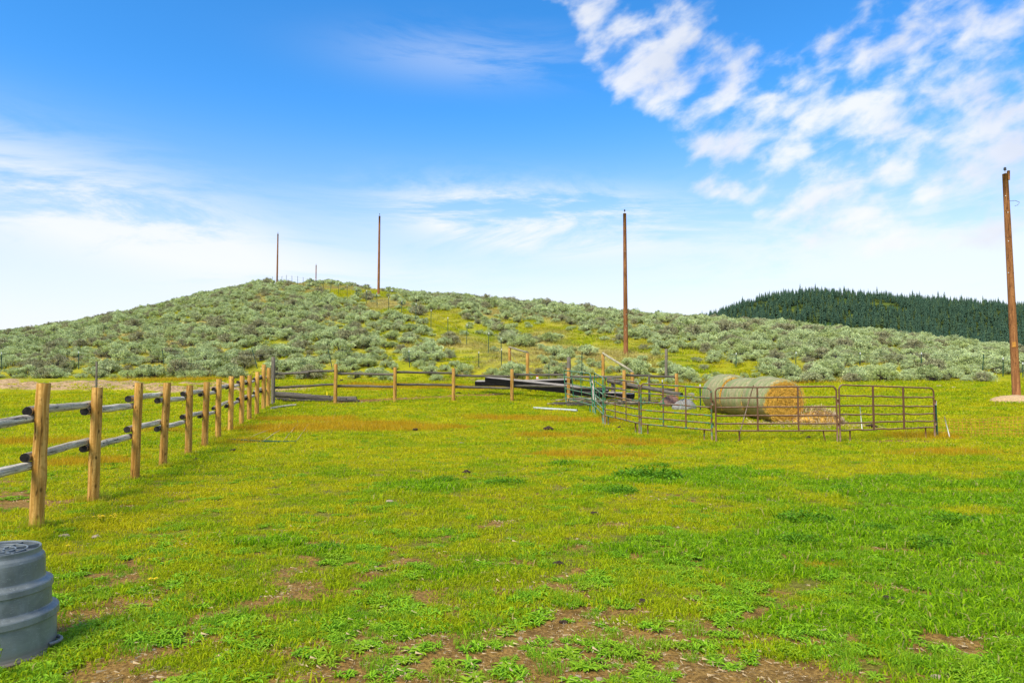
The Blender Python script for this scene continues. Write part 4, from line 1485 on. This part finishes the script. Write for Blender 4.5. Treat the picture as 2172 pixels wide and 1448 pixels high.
# broken bar leaning on the bales
b = gp(1566, 18.6)
tb = thing('iron_bar', b, 'thin rusty iron bar leaning against the hay bales behind a panel', 'bar')
mb = MB(); mb.tube([Vector((0, 0, 0)), P(1598, 817, 19.6) - b], .016, 6); mb.build('rod', [M['rusty_tube']], tb)

# ================================================================== hay bales
def bale(c, ang, r, L, label, squash=.97, endmat=True, tilt=0.0, seed=1):
    rg = random.Random(seed)
    t = thing('hay_bale', (c[0], c[1], c[2]), label, 'hay bale', 'round hay bales behind the panels', ang)
    t.rotation_euler = (tilt, 0, ang)
    n = 64; rings = 17
    ph = [rg.uniform(0, 6.28) for _ in range(5)]
    def rad_at(a, v):
        e = 1 - .085 * abs(2 * v - 1) ** 5 - .06 * max(0, abs(2 * v - 1) - .93) / .07
        wob = 1 + .010 * math.sin(2 * a + ph[0]) + .008 * math.sin(5 * a + ph[1] + 2 * v) + .006 * math.sin(9 * v * 3 + ph[2])
        return r * e * wob
    mb = MB(); V = []; Fc = []
    def shape(x_, z_):
        z_ *= squash
        if z_ < -r * .90: z_ = -r * .90 - (z_ + r * .90) * -.25
        x_ *= 1.0 + .03 * (z_ < 0)
        return x_, z_ + r * .93
    for i_ in range(rings):
        v = i_ / (rings - 1)
        for k in range(n):
            a = 2 * math.pi * k / n
            q = rad_at(a, v)
            x_, z_ = shape(q * math.cos(a), q * math.sin(a))
            V.append((x_, L * (v - .5), z_))
    for i_ in range(rings - 1):
        for k in range(n):
            k2 = (k + 1) % n
            Fc.append((i_ * n + k, i_ * n + k2, (i_ + 1) * n + k2, (i_ + 1) * n + k))
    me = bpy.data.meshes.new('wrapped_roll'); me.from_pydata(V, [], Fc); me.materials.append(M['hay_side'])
    me.polygons.foreach_set('use_smooth', [True] * len(Fc)); me.update()
    for v in me.vertices: v.co.z -= r * .93
    o = link('wrapped_roll', me, t, (0, 0, r * .93))
    for sgn, nm in ((-1, 'cut_end'), (1, 'cut_end')):
        V = []; Fc = []; kk = 12
        for i_ in range(kk):
            f_ = 1 - i_ / (kk - 1) * .999
            for k in range(n):
                a = 2 * math.pi * k / n
                q = rad_at(a, 0) * f_
                x_, z_ = shape(q * math.cos(a), q * math.sin(a))
                bulge = .035 * (1 - f_ ** 2) + (.010 * math.sin(f_ * 40 + a) + rg.uniform(-.010, .010)) * (f_ < .97)
                V.append((x_, sgn * (L / 2 + bulge), z_ - r * .93))
        for i_ in range(kk - 1):
            for k in range(n):
                k2 = (k + 1) % n
                q = (i_ * n + k, i_ * n + k2, (i_ + 1) * n + k2, (i_ + 1) * n + k)
                Fc.append(q if sgn < 0 else q[::-1])
        me = bpy.data.meshes.new(nm); me.from_pydata(V, [], Fc); me.materials.append(M['hay_end']); me.update()
        link(nm, me, t, (0, 0, r * .93))
    # loose stalks on the visible end
    mb = MB()
    for _ in range(900 if endmat else 150):
        q = r * math.sqrt(rg.random()) * .97; a = rg.uniform(0, 6.28)
        x_, z_ = shape(q * math.cos(a), q * math.sin(a))
        ta = a + math.pi / 2 + rg.gauss(0, .45)
        Ls = rg.uniform(.05, .20) * .5; w_ = .0035
        d = Vector((math.cos(ta), rg.uniform(-.25, .25), math.sin(ta))) * Ls; s_ = Vector((-math.sin(ta), 0, math.cos(ta))) * w_
        c_ = Vector((x_, -L / 2 - .035 * (1 - (q / r) ** 2) - rg.uniform(.004, .03), z_ - r * .93))
        mb.face([c_ - d - s_, c_ + d - s_, c_ + d + s_, c_ - d + s_])
    st = mb.build('loose_stalks', [M['hay_strand']], t); st.location = (0, 0, r * .93); st['kind'] = 'stuff'
    return t


f0 = gp(1660, 20.5)
ang = math.atan2(.74, 3.78)
axis = Vector((-math.sin(ang), math.cos(ang), 0))
names = ['nearest round hay bale with its golden cut end facing the panels', 'middle round hay bale, lower and greener than its neighbours', 'farthest round hay bale at the left end of the row']
for k, (rr_, L_) in enumerate(((.715, 1.27), (.70, 1.28), (.725, 1.24))):
    c = f0 + axis * (.62 + k * 1.35)
    zz = Gz(c.x, c.y)
    sl = (Gz(c.x + axis.x * .6, c.y + axis.y * .6) - Gz(c.x - axis.x * .6, c.y - axis.y * .6)) / 1.2
    bale((c.x, c.y, zz - (.02, .05, .0)[k]), ang + (0, .03, -.02)[k], rr_, L_, names[k], tilt=math.atan(sl), seed=k + 3, endmat=(k == 0))

# straw heap to the right of the bales
c = gp(1728, 20.6)
t = thing('straw_heap', c, 'loose heap of pale straw and stones right of the bales', 'straw heap')
bm = rock_bm((.62, .45, .42), 77, 1.0, 3, .10); me = bpy.data.meshes.new('heap'); bm.to_mesh(me); bm.free(); me.materials.append(M['hay_strand']); link('heap', me, t)
mb = MB()
for _ in range(1500):
    a = random.uniform(0, 6.28); q = math.sqrt(random.random())
    p_ = Vector((math.cos(a) * q * .85, math.sin(a) * q * .6, max(.01, .44 * (1 - q * q) + random.uniform(0, .08))))
    d = Vector((random.gauss(0, 1), random.gauss(0, 1), random.gauss(0, .6))).normalized() * random.uniform(.04, .14); s_ = d.cross(Vector((0, 0, 1)))
    if s_.length < 1e-4: continue
    s_ = s_.normalized() * .006
    mb.face([p_ - d - s_, p_ + d - s_, p_ + d + s_, p_ - d + s_])
o = mb.build('loose_stalks', [M['straw_pale']], t); o['kind'] = 'stuff'
for k in range(7):
    rock_obj('stone', (random.uniform(-.1, .75), random.uniform(-.3, .2), random.uniform(.1, .3)), (random.uniform(.05, .10),) * 3, M['rock_pale'], 500 + k, .8, t, .15)

x_, y_ = R.uniform(6.2, 10.8, 900), R.uniform(19.2, 21.2, 900)
k_ = R.random(900) < np.exp(-((x_ - 8.8) / 1.5) ** 2 - ((y_ - 20.2) / .5) ** 2)
x_, y_ = x_[k_], y_[k_]; n = len(x_); s = R.uniform(1.0, 2.2, n)
scatter('loose_hay', np.stack([x_, y_, G(x_, y_) + .03], -1), lit_c, R.integers(0, 3, n), np.stack([s] * 3, -1), np.stack([R.uniform(-.3, .3, n), R.uniform(-.3, .3, n), R.uniform(0, 6.28, n)], -1), {},
        'loose hay scattered in the grass round the bales', 'hay')

# ================================================================== lying pole, rocks, pipe
a, b = P(1290, 807, 30.6), P(1446, 837, 26.2)
t = thing('lying_pole', a, 'thick grey pole lying on rocks behind the panels', 'pole')
log_between('shaft', a, b, .095, .08, [M['rail_dark'], M['rail_end']], t, a, 14, 8, .01)
p = gp(1449, 26.4)
tag(rock_obj('boulder', p + Vector((0, 0, .10)), (.42, .32, .34), M['rock'], 31, .95, None, .10, 3), 'grey lichened boulder under the end of the lying pole', 'boulder')
p = gp(1419, 27.4)
tag(rock_obj('boulder', p + Vector((0, 0, .14)), (.36, .30, .34), M['rock_red'], 32, .95, None, .10, 3), 'reddish brown boulder just left of the grey boulder', 'boulder')
single_post(1300, 30.45, 812, .09, M['grey_post'], 'short dark stump propping the high left end of the lying pole')
for k in range(10):
    px = random.uniform(1440, 1500); Y_ = random.uniform(29.5, 33)
    p = gp(px, Y_)
    tag(rock_obj('field_stone', p, (random.uniform(.08, .2), random.uniform(.08, .18), random.uniform(.06, .12)), random.choice([M['rock_pale'], M['rock_red'], M['rock']]), 40 + k, .8),
        'rough loose stone in the scatter behind the lying pole', 'stone', 'stones behind the lying pole')
a, b = P(1132, 855, 26.3), P(1224, 862, 25.3)
a.z = Gz(a.x, a.y) + .06; b.z = Gz(b.x, b.y) + .06
t = thing('plastic_pipe', a, 'long white plastic pipe lying in the grass', 'pipe')
mb = MB(); mb.tube([(0, 0, 0), (b - a)], .043, 14, (None, None)); mb.tube([Vector((0, 0, 0)), (b - a)], .037, 14, (None, None)); mb.build('tube_wall', [M['white_pipe']], t)

# ================================================================== dark beams and scrap
def beam(a, b, hw, hh_, label, roll=13, name='timber_beam', top='beam_top', side='beam_side'):
    a = Vector(a); b = Vector(b); L = (b - a).length
    mb = MB(); mb.box((L / 2, 0, 0), (L / 2, 0, 0), (0, hw, 0), (0, 0, hh_), (0, 1, 0, 0, 0, 0))
    o = mb.build(name, [M[side], M[top]])
    o.location = a; o.rotation_euler = ((b - a).to_track_quat('X', 'Z') @ Matrix.Rotation(rad(roll), 4, 'X').to_quaternion()).to_euler()
    bv = o.modifiers.new('bevel', 'BEVEL'); bv.width = .008; bv.segments = 1
    return tag(o, label, 'timber beam')


beam(P(1010, 812, 32.8), P(1100, 813, 32.0), .16, .11, 'short stubby black beam end lying flat at the left of the beam pile')
beam(P(1031, 806, 31.8), P(1290, 834, 30.0), .16, .165, 'longest black beam with weathered top sloping down to the right')
beam(P(1105, 814, 33.6), P(1211, 811, 32.6), .16, .17, 'black beam crossing behind the longest beam')
beam(P(1215, 832, 30.5), P(1345, 839, 29.5), .14, .10, 'low black beam lying in shade beneath the longest beam')
rg = random.Random(5)
for k in range(46):
    px = rg.uniform(1195, 1390); Y_ = rg.uniform(27.2, 30.2)
    c = gp(px, Y_, .03 + rg.uniform(0, .10))
    an = rg.gauss(.05, .35); L = rg.uniform(.5, 1.7); w_ = rg.uniform(.04, .09)
    d = Vector((math.cos(an), math.sin(an) * 1.0, rg.uniform(-.04, .05))) * L * .5
    mb = MB()
    mb.box((0, 0, 0), (L / 2, 0, 0), (0, w_, 0), (0, 0, .016))
    o = mb.build('scrap_board', [M['board'] if k % 2 else M['rail_dark']])
    o.location = c; o.rotation_euler = d.to_track_quat('X', 'Z').to_euler()
    tag(o, 'weathered scrap board in the heap under the black beams', 'board', 'scrap boards heaped by the far fence')
# pale slat leaning up
a, b = gp(1262, 29.0), P(1253, 802, 29.6)
mb = MB(); L = (b - a).length; mb.box((L / 2, 0, 0), (L / 2, 0, 0), (0, .07, 0), (0, 0, .014)); o = mb.build('scrap_board', [M['beam_top']])
o.location = a; o.rotation_euler = (b - a).to_track_quat('X', 'Z').to_euler(); tag(o, 'pale board leaning upright behind the green panels', 'board')

# log pile at the back left, outside the fence
for k, (x0, y0, x1, y1, Y_, r_0) in enumerate([(583, 838, 735, 848, 30.1, .095), (583, 836, 700, 841, 30.6, .075), (583, 846, 757, 848, 30.4, .07), (584, 833, 660, 838, 30.9, .065),
                                          (640, 843, 756, 845, 30.8, .08), (600, 848, 762, 851, 29.9, .055)]):
    a, b = P(x0, y0, Y_), P(x1, y1, Y_ - .2)
    a.z = max(a.z, Gz(a.x, a.y) + r_0 * .8); b.z = max(b.z, Gz(b.x, b.y) + r_0 * .7)
    t = thing('fence_log', a, ('thickest spare log, lying across the front of the stack by the grey corner post', 'upper left spare log of the stack by the grey corner post', 'long thin low spare log of the stack by the corner post',
                               'short highest spare log beside the grey corner post', 'spare log at the right half of the stack, near the first tan post', 'slim lowest spare log poking out beyond the first tan post')[k], 'log', 'spare logs stacked behind the far fence')
    log_between('trunk', a, b, r_0, r_0 * .85, [M['rail_dark'], M['rail_end']], t, a, 10, 6, .015)
a, b = gp(576, 27.2, .05), gp(628, 28.4, .05)
t = thing('fence_log', a, 'short pale thin log lying in the grass by the end of the left fence', 'log')
log_between('trunk', a, b, .055, .04, [M['rail'], M['brace']], t, a, 10, 6, .02)

# ================================================================== pipe gate lying in the grass
g0 = gp(632, 17.4, .035)
t = thing('fallen_gate', g0, 'pale thin pipe gate lying flat in the grass beside the left fence', 'gate')
def gpt(px, Y_): return gp(px, Y_, .04) - g0
mb = MB(); mb.tube([gpt(487, 17.8), gpt(560, 17.5), gpt(630, 17.3)], .02, 6); mb.build('end_bar', [M['t_post']], t)
for (xa, Ya, xb, Yb_) in [(630, 17.3, 657, 21.6), (602, 17.4, 633, 21.4), (560, 17.5, 615, 21.4), (520, 17.6, 598, 21.3)]:
    mb = MB(); mb.tube([gpt(xa + (xb - xa) * q / 5, Ya + (Yb_ - Ya) * q / 5) for q in range(6)], .008, 6); mb.build('bar', [M['straw_pale']], t)

# ================================================================== electric netting and stakes on the right
def stake(px, Y_, ptop, dx_, label):
    b = gp(px, Y_); t = thing('fence_stake', b, label, 'stake')
    mb = MB(); mb.tube([Vector((0, 0, -.1)), P(px + dx_, ptop, Y_) - b], .013, 6); mb.build('rod', [M['stake']], t)
    return t


stake(2012, 18.3, 883, -9, 'thin white stake leaning left beside the end of the panel row')
stake(1826, 19.4, 860, -2, 'thin upright white stake seen through the last panel')
c = gp(2012, 18.4)
t = thing('net_fence', c, 'sagging orange plastic netting strung low across the grass at the right', 'netting')
mb = MB()
cols_ = [(px, 18.4 + .002 * (px - 2000) + .25 * math.sin(px / 60)) for px in range(1984, 2330, 9)]
tops_ = [gp(px, Y_) + Vector((0, 0, .50 + .05 * math.sin(px / 37))) - c for px, Y_ in cols_]
bots_ = [gp(px, Y_) + Vector((0, 0, .02)) - c for px, Y_ in cols_]
for f_ in (0, .17, .34, .5, .67, .84, 1):
    mb.tube([b_ + (t_ - b_) * (f_ + .02 * math.sin(i_)) for i_, (t_, b_) in enumerate(zip(tops_, bots_))], .0042, 4, (None, None))
for i_, (t_, b_) in enumerate(zip(tops_, bots_)): mb.tube([b_, t_], .0038, 4, (None, None))
o = mb.build('mesh_strands', [M['net']], t)

# soil mound by the nearest pole
c = gp(2150, 26.5)
bm = rock_bm((.95, .7, .30), 91, .8, 4, .05)
for v in bm.verts: v.co.z += random.uniform(-.012, .012)
me = bpy.data.meshes.new('soil_mound'); bm.to_mesh(me); bm.free(); me.materials.append(M['soil_heap'])
tag(link('soil_mound', me, None, c - Vector((0, 0, .02))), 'tan sandy soil mound heaped round the nearest utility pole', 'soil mound')

# ================================================================== grey plastic tub
tp = Vector((tubx, tuby, Gz(tubx, tuby) - .01))
t = thing('plastic_tub', tp, 'upturned grey blue plastic tub with stepped sides cut by the left edge', 'tub')
mb = MB()
prof = [(.300, .0), (.334, .003), (.338, .02), (.325, .032), (.321, .05), (.3195, .12), (.317, .214), (.3175, .217), (.328, .218), (.3295, .221), (.328, .256), (.325, .263), (.316, .268), (.302, .276), (.292, .280), (.288, .286),
        (.2865, .33), (.285, .388), (.2855, .391), (.2925, .392), (.294, .395), (.292, .426), (.289, .433), (.281, .438), (.264, .446), (.254, .450), (.250, .456),
        (.2475, .54), (.246, .572), (.241, .590), (.230, .603), (.2255, .609), (.2235, .622), (.2235, .640), (.2205, .643), (.2165, .640), (.2155, .53), (.2150, .52), (.0, .518)]
fine_prof = []
for k in range(len(prof) - 1):
    (ra, za), (rb_, zb) = prof[k], prof[k + 1]
    fine_prof.append((ra, za))
    if math.hypot(rb_ - ra, zb - za) > .006:
        for f_ in (.07, .93): fine_prof.append((ra + (rb_ - ra) * f_, za + (zb - za) * f_))
fine_prof.append(prof[-1])
mb.lathe(fine_prof, 72)
mb.build('shell', [M['tub']], t)
for rr_ in (.150, .090, .032):
    mb = MB(); mb.lathe([(rr_ - .004, .52), (rr_ - .004, .634), (rr_ - .0035, .636), (rr_ + .0035, .636), (rr_ + .004, .634), (rr_ + .004, .52)], 48); mb.build('rib_ring', [M['tub']], t)
for k in range(9):
    a = 2 * math.pi * k / 9 + .2
    mb = MB(); d = Vector((math.cos(a), math.sin(a), 0)); s_ = Vector((-d.y, d.x, 0))
    mb.box(d * .125 + Vector((0, 0, .576)), d * .0905, s_ * .0035, (0, 0, .0575)); mb.build('rib', [M['tub']], t)
mb = MB()   # lifting lug near the ground on the right-hand side
q = []
for k in range(9):
    a = .05 + k / 8 * .45
    bulge = .034 * math.sin(k / 8 * math.pi)
    q.append(Vector((math.cos(a) * (.325 + bulge), math.sin(a) * (.325 + bulge), .055)))
mb.tube(q, .011, 8); mb.build('handle', [M['tub']], t)
# tall weed in front of the tub
c = Vector((-2.93, 3.93, Gz(-2.93, 3.93)))
t = thing('tall_weed', c, 'leggy green weed with reddish tips growing against the tub', 'weed')
mb = MB(); me_ = []
rg = random.Random(9)
for k in range(5):
    a = rg.uniform(0, 6.28); tipp = Vector((math.cos(a) * .05, math.sin(a) * .05, rg.uniform(.13, .24)))
    mb.tube([(0, 0, 0), tipp * .5 + Vector((.005, 0, 0)), tipp], .0022, 4)
    for q in range(9):
        f_ = rg.uniform(.25, 1.0); p_ = tipp * f_; an = rg.uniform(0, 6.28); L = rg.uniform(.018, .035)
        d = Vector((math.cos(an), math.sin(an), .4)) * L; s_ = Vector((-math.sin(an), math.cos(an), 0)) * L * .28
        mb.face([p_, p_ + d * .5 + s_, p_ + d, p_ + d * .5 - s_], 1)
wm_ = leaf_mat('tall_weed_leaf', lambda t_: t_.mix(t_.mapr(t_.noise(t_.node('ShaderNodeNewGeometry').outputs['Position'], 20), .4, .6), (.10, .28, .02), (.26, .30, .04)))
mb.build('stems_and_leaves', [wm_, wm_], t)

# ================================================================== taller clumps of weeds
M['lush'] = leaf_mat('lush_weed_leaf', lambda t: t.mix(t.attr('v'), (.05, .16, .004), (.22, .46, .010)), .3, .25)


def clump_mesh(name, seed, n=1100, sx=.5, sy=.34, h=.26):
    r = random.Random(seed); V = []; Fc = []; A = []
    for _ in range(n):
        a = r.uniform(0, 6.28); q = math.sqrt(r.random()); x_, y_ = math.cos(a) * q * sx, math.sin(a) * q * sy
        hh_ = h * (1 - q ** 2 * .7) * r.uniform(.4, 1.15)
        la = r.uniform(0, 6.28); L = r.uniform(.03, .075); wd = L * .26
        b0 = Vector((x_, y_, hh_ * r.random() * .8)); d = Vector((math.cos(la) * .8, math.sin(la) * .8, r.uniform(.2, 1.4))).normalized()
        s_ = d.cross(Vector((0, 0, 1))).normalized() * wd
        b = len(V); v = r.random()
        V += [b0, b0 + d * L * .5 + s_, b0 + d * L + Vector((0, 0, -.01)), b0 + d * L * .5 - s_]; A += [v * .5, v, v, v]; Fc.append((b, b + 1, b + 2, b + 3))
    return np_mesh(name, V, Fc, A, [M['lush']])


cl_me = [clump_mesh('weed_clump', 900 + k) for k in range(3)]
for k, (px, py, sc_, lb) in enumerate([(1372, 1012, 1.05, 'tall dark green weed clump standing alone right of centre, largest in the middle ground'), (1395, 988, .45, 'small dark weed tuft just behind the largest clump'),
                                       (1310, 1042, .55, 'dark weed clump left of and below the largest clump'), (1195, 985, .55, 'green weed clump in the middle of the pasture above the lush strip'),
                                       (940, 1018, .5, 'upright green weed clump at the left of the lush strip'), (1070, 1024, .6, 'broad weed clump in the middle of the lush strip'), (1700, 1100, .62, 'dark leafy clump at the left of the lush right hand patch'),
                                       (1690, 1145, .5, 'dark leafy clump in front, in the lush right hand patch'), (2010, 1105, .6, 'dark leafy clump near the right edge in the lush patch'), (1960, 1150, .5, 'dark leafy clump below it near the right edge'),
                                       (1780, 1035, .4, 'small dark tuft above the lush right hand patch'), (700, 1160, .4, 'low green clump in the turf left of centre'), (1850, 1120, .45, 'leafy clump between the two dark ends of the lush patch')]):
    Y_ = CAM_Z * F / (py - 800)
    for _ in range(5): Y_ = (CAM_Z - Gz((px - 1086) / F * Y_, Y_)) * F / (py - 800)
    o = link('weed_clump', cl_me[k % 3], None, gp(px, Y_), (0, 0, random.uniform(-.5, .5)))
    o.scale = (sc_ * 1.15, sc_ * 1.1, sc_ * 1.0)
    tag(o, lb, 'weeds')

# ================================================================== small things in the grass
def clod(px, py, wpx, label, mat='dung', sq=.6, lumps=5, Y_=None, grp='clods of dried manure in the grass', nm='manure_clod', cat='manure clod'):
    if Y_ is None:
        Y_ = CAM_Z * F / (py - 800)
        for _ in range(6):
            z_ = Gz((px - 1086) / F * Y_, Y_); Y_ = (CAM_Z - z_) * F / (py - 800)
    c = gp(px, Y_)
    rr_ = wpx / F * Y_ / 2
    bm = bmesh.new()
    rg = random.Random(int(px * 7 + py))
    for k in range(lumps):
        b2 = rock_bm((rr_ * rg.uniform(.4, .6),) * 3, rg.randint(0, 999), sq, 2, .14)
        o_ = Vector((rg.uniform(-.5, .5) * rr_, rg.uniform(-.4, .4) * rr_, rg.uniform(.25, .5) * rr_ * sq))
        if k == 0: o_.x = o_.y = 0; o_.z = rr_ * .6 * sq
        for v in b2.verts: v.co += o_
        tm = bpy.data.meshes.new('tmp'); b2.to_mesh(tm); b2.free(); bm.from_mesh(tm); bpy.data.meshes.remove(tm)
    me = bpy.data.meshes.new(nm); bm.to_mesh(me); bm.free(); me.materials.append(M[mat])
    return tag(link(nm, me, None, c), label, cat, grp)


for (px, py, w_, lb) in [(1163, 913, 24, 'dark manure pile in the grass between the far fence and the weeds'),
                         (1357, 1270, 34, 'largest dark brown clod in the right foreground grass'),
                         (1193, 1309, 20, 'dark clod at the edge of the bare soil in the foreground'),
                         (1140, 1287, 18, 'small flat brown clod just above the bare soil'),
                         (258, 1311, 14, 'single dark clod right of the tub in the dirt'),
                         (990, 1001, 20, 'flat dark clod above the lush strip of weeds'),
                         (725, 864, 14, 'small dark clod near the log pile fence post'),
                         (882, 913, 16, 'small brown clod in the rusty weeds'),
                         (973, 875, 12, 'tiny dark clod before the far fence'),
                         (418, 975, 16, 'small clod right of the fifth fence post'),
                         (496, 955, 14, 'small clod near the fallen pipe gate'),
                         (1184, 1191, 26, 'brown clod in the middle foreground turf'),
                         (1312, 911, 14, 'small clod left of the rusting green panel'),
                         (1318, 915, 12, 'second small clod left of the rusting green panel'),
                         (1845, 918, 28, 'dark broken clods behind the last panel'),
                         (1700, 926, 12, 'small clod in front of the wide rusty panel'),
                         (1712, 930, 16, 'larger clod in front of the wide rusty panel'),
                         (1848, 966, 10, 'tiny dark clod in the open grass right of centre'),
                         (1122, 932, 10, 'tiny clod left of the pale bone like stick'),
                         (1255, 1088, 22, 'brown clod below the lush clump'),
                         (1750, 1130, 20, 'brown clod in the lush grass at the right'),
                         (1870, 1268, 40, 'low dark clod patch in the right foreground'),
                         (1195, 918, 8, 'speck of manure right of the dark pile')]:
    clod(px, py, w_, lb, grp=None)
for (px, py, w_, lb) in [(1450, 1425 - 6, 26, None), (1965, 1425, 36, 'pale pinkish stone half sunk in the lower right grass'), (1128, 872, 10, 'small tan stone near the white pipe'), (1600, 1135, 18, 'tan stone in the lush grass'),
                         (1510, 1140, 16, 'small tan stone left of the lush grass'), (830, 1063, 30, 'flat tan stone at the bare spot in the middle'), (215, 1135, 26, 'flat pale stone in the grass below the first fence post'),
                         (145, 1133, 26, 'pale flat stone just above the tub'), (2135, 945, 12, 'small white stone at the right edge'), (1790, 885, 10, 'grey stone beside the straw heap')]:
    if lb: clod(px, py, w_, lb, 'rock_pale', .45, 2, grp=None, nm='stone', cat='stone')
for k, (px, Y_) in enumerate([(1885, 33), (1850, 33.5), (1700, 31), (1990, 34), (2020, 33), (1915, 29), (1745, 27), (1770, 30)]):
    c = gp(px, Y_)
    tag(rock_obj('field_stone', c, (.28 if k == 0 else .13, .12, .07), M['rock_pale'], 700 + k, .7), 'pale stone showing in the green bank below the brush on the right' if k else 'widest pale stone in the green bank below the brush',
        'stone', None if k == 0 else 'stones in the green bank')
# pale stick
def stick(px, py, w_, label):
    Y_ = CAM_Z * F / (py - 800)
    c = gp(px, Y_, .025); L = w_ / F * Y_
    t = thing('stick', c, label, 'stick')
    mb = MB(); mb.tube([(-L / 2, 0, 0), (-L * .1, .01, .012), (L / 2, .02, 0)], [.012, .016, .009], 7, jit=.15); mb.build('shaft', [M['brace']], t)


stick(978, 943, 20, 'pale bone like stick lying in open grass')


def dandelion(px, py, n, spread, label):
    Y_ = CAM_Z * F / (py - 800)
    c = gp(px, Y_)
    t = thing('dandelion', c, label, 'flower', 'yellow flowers in the grass')
    rg = random.Random(int(px))
    for k in range(n):
        o_ = Vector((rg.uniform(-spread, spread), rg.uniform(-spread, spread) * .6, .075 + rg.uniform(0, .03)))
        mb = MB()
        for q in range(12):
            a = 2 * math.pi * q / 12
            d = Vector((math.cos(a), math.sin(a), .15)) * .022; s_ = Vector((-math.sin(a), math.cos(a), 0)) * .006
            mb.face([(0, 0, 0), d * .6 + s_, d, d * .6 - s_])
        for q in range(8):
            a = 2 * math.pi * q / 8
            d = Vector((math.cos(a), math.sin(a), .9)) * .011; s_ = Vector((-math.sin(a), math.cos(a), 0)) * .005
            mb.face([(0, 0, .002), d * .6 + s_, d, d * .6 - s_])
        o = mb.build('flower_head', [M['yellow']], t); o.location = o_
        mb = MB(); mb.tube([(o_.x * .7, o_.y * .7, 0), tuple(o_)], .002, 4); mb.build('stem', [M['grass']], t)


dandelion(236, 1110, 12, .13, 'cluster of yellow dandelions below the first fence posts')
dandelion(155, 1175, 1, .01, 'single yellow dandelion above the tub')
dandelion(335, 1243, 2, .03, 'pair of yellow flowers right of the tub')
dandelion(583, 1032, 2, .05, 'tiny yellow flowers in the paddock left of the lush strip')
dandelion(1820, 1050, 1, .02, 'lone orange yellow flower in the right turf')
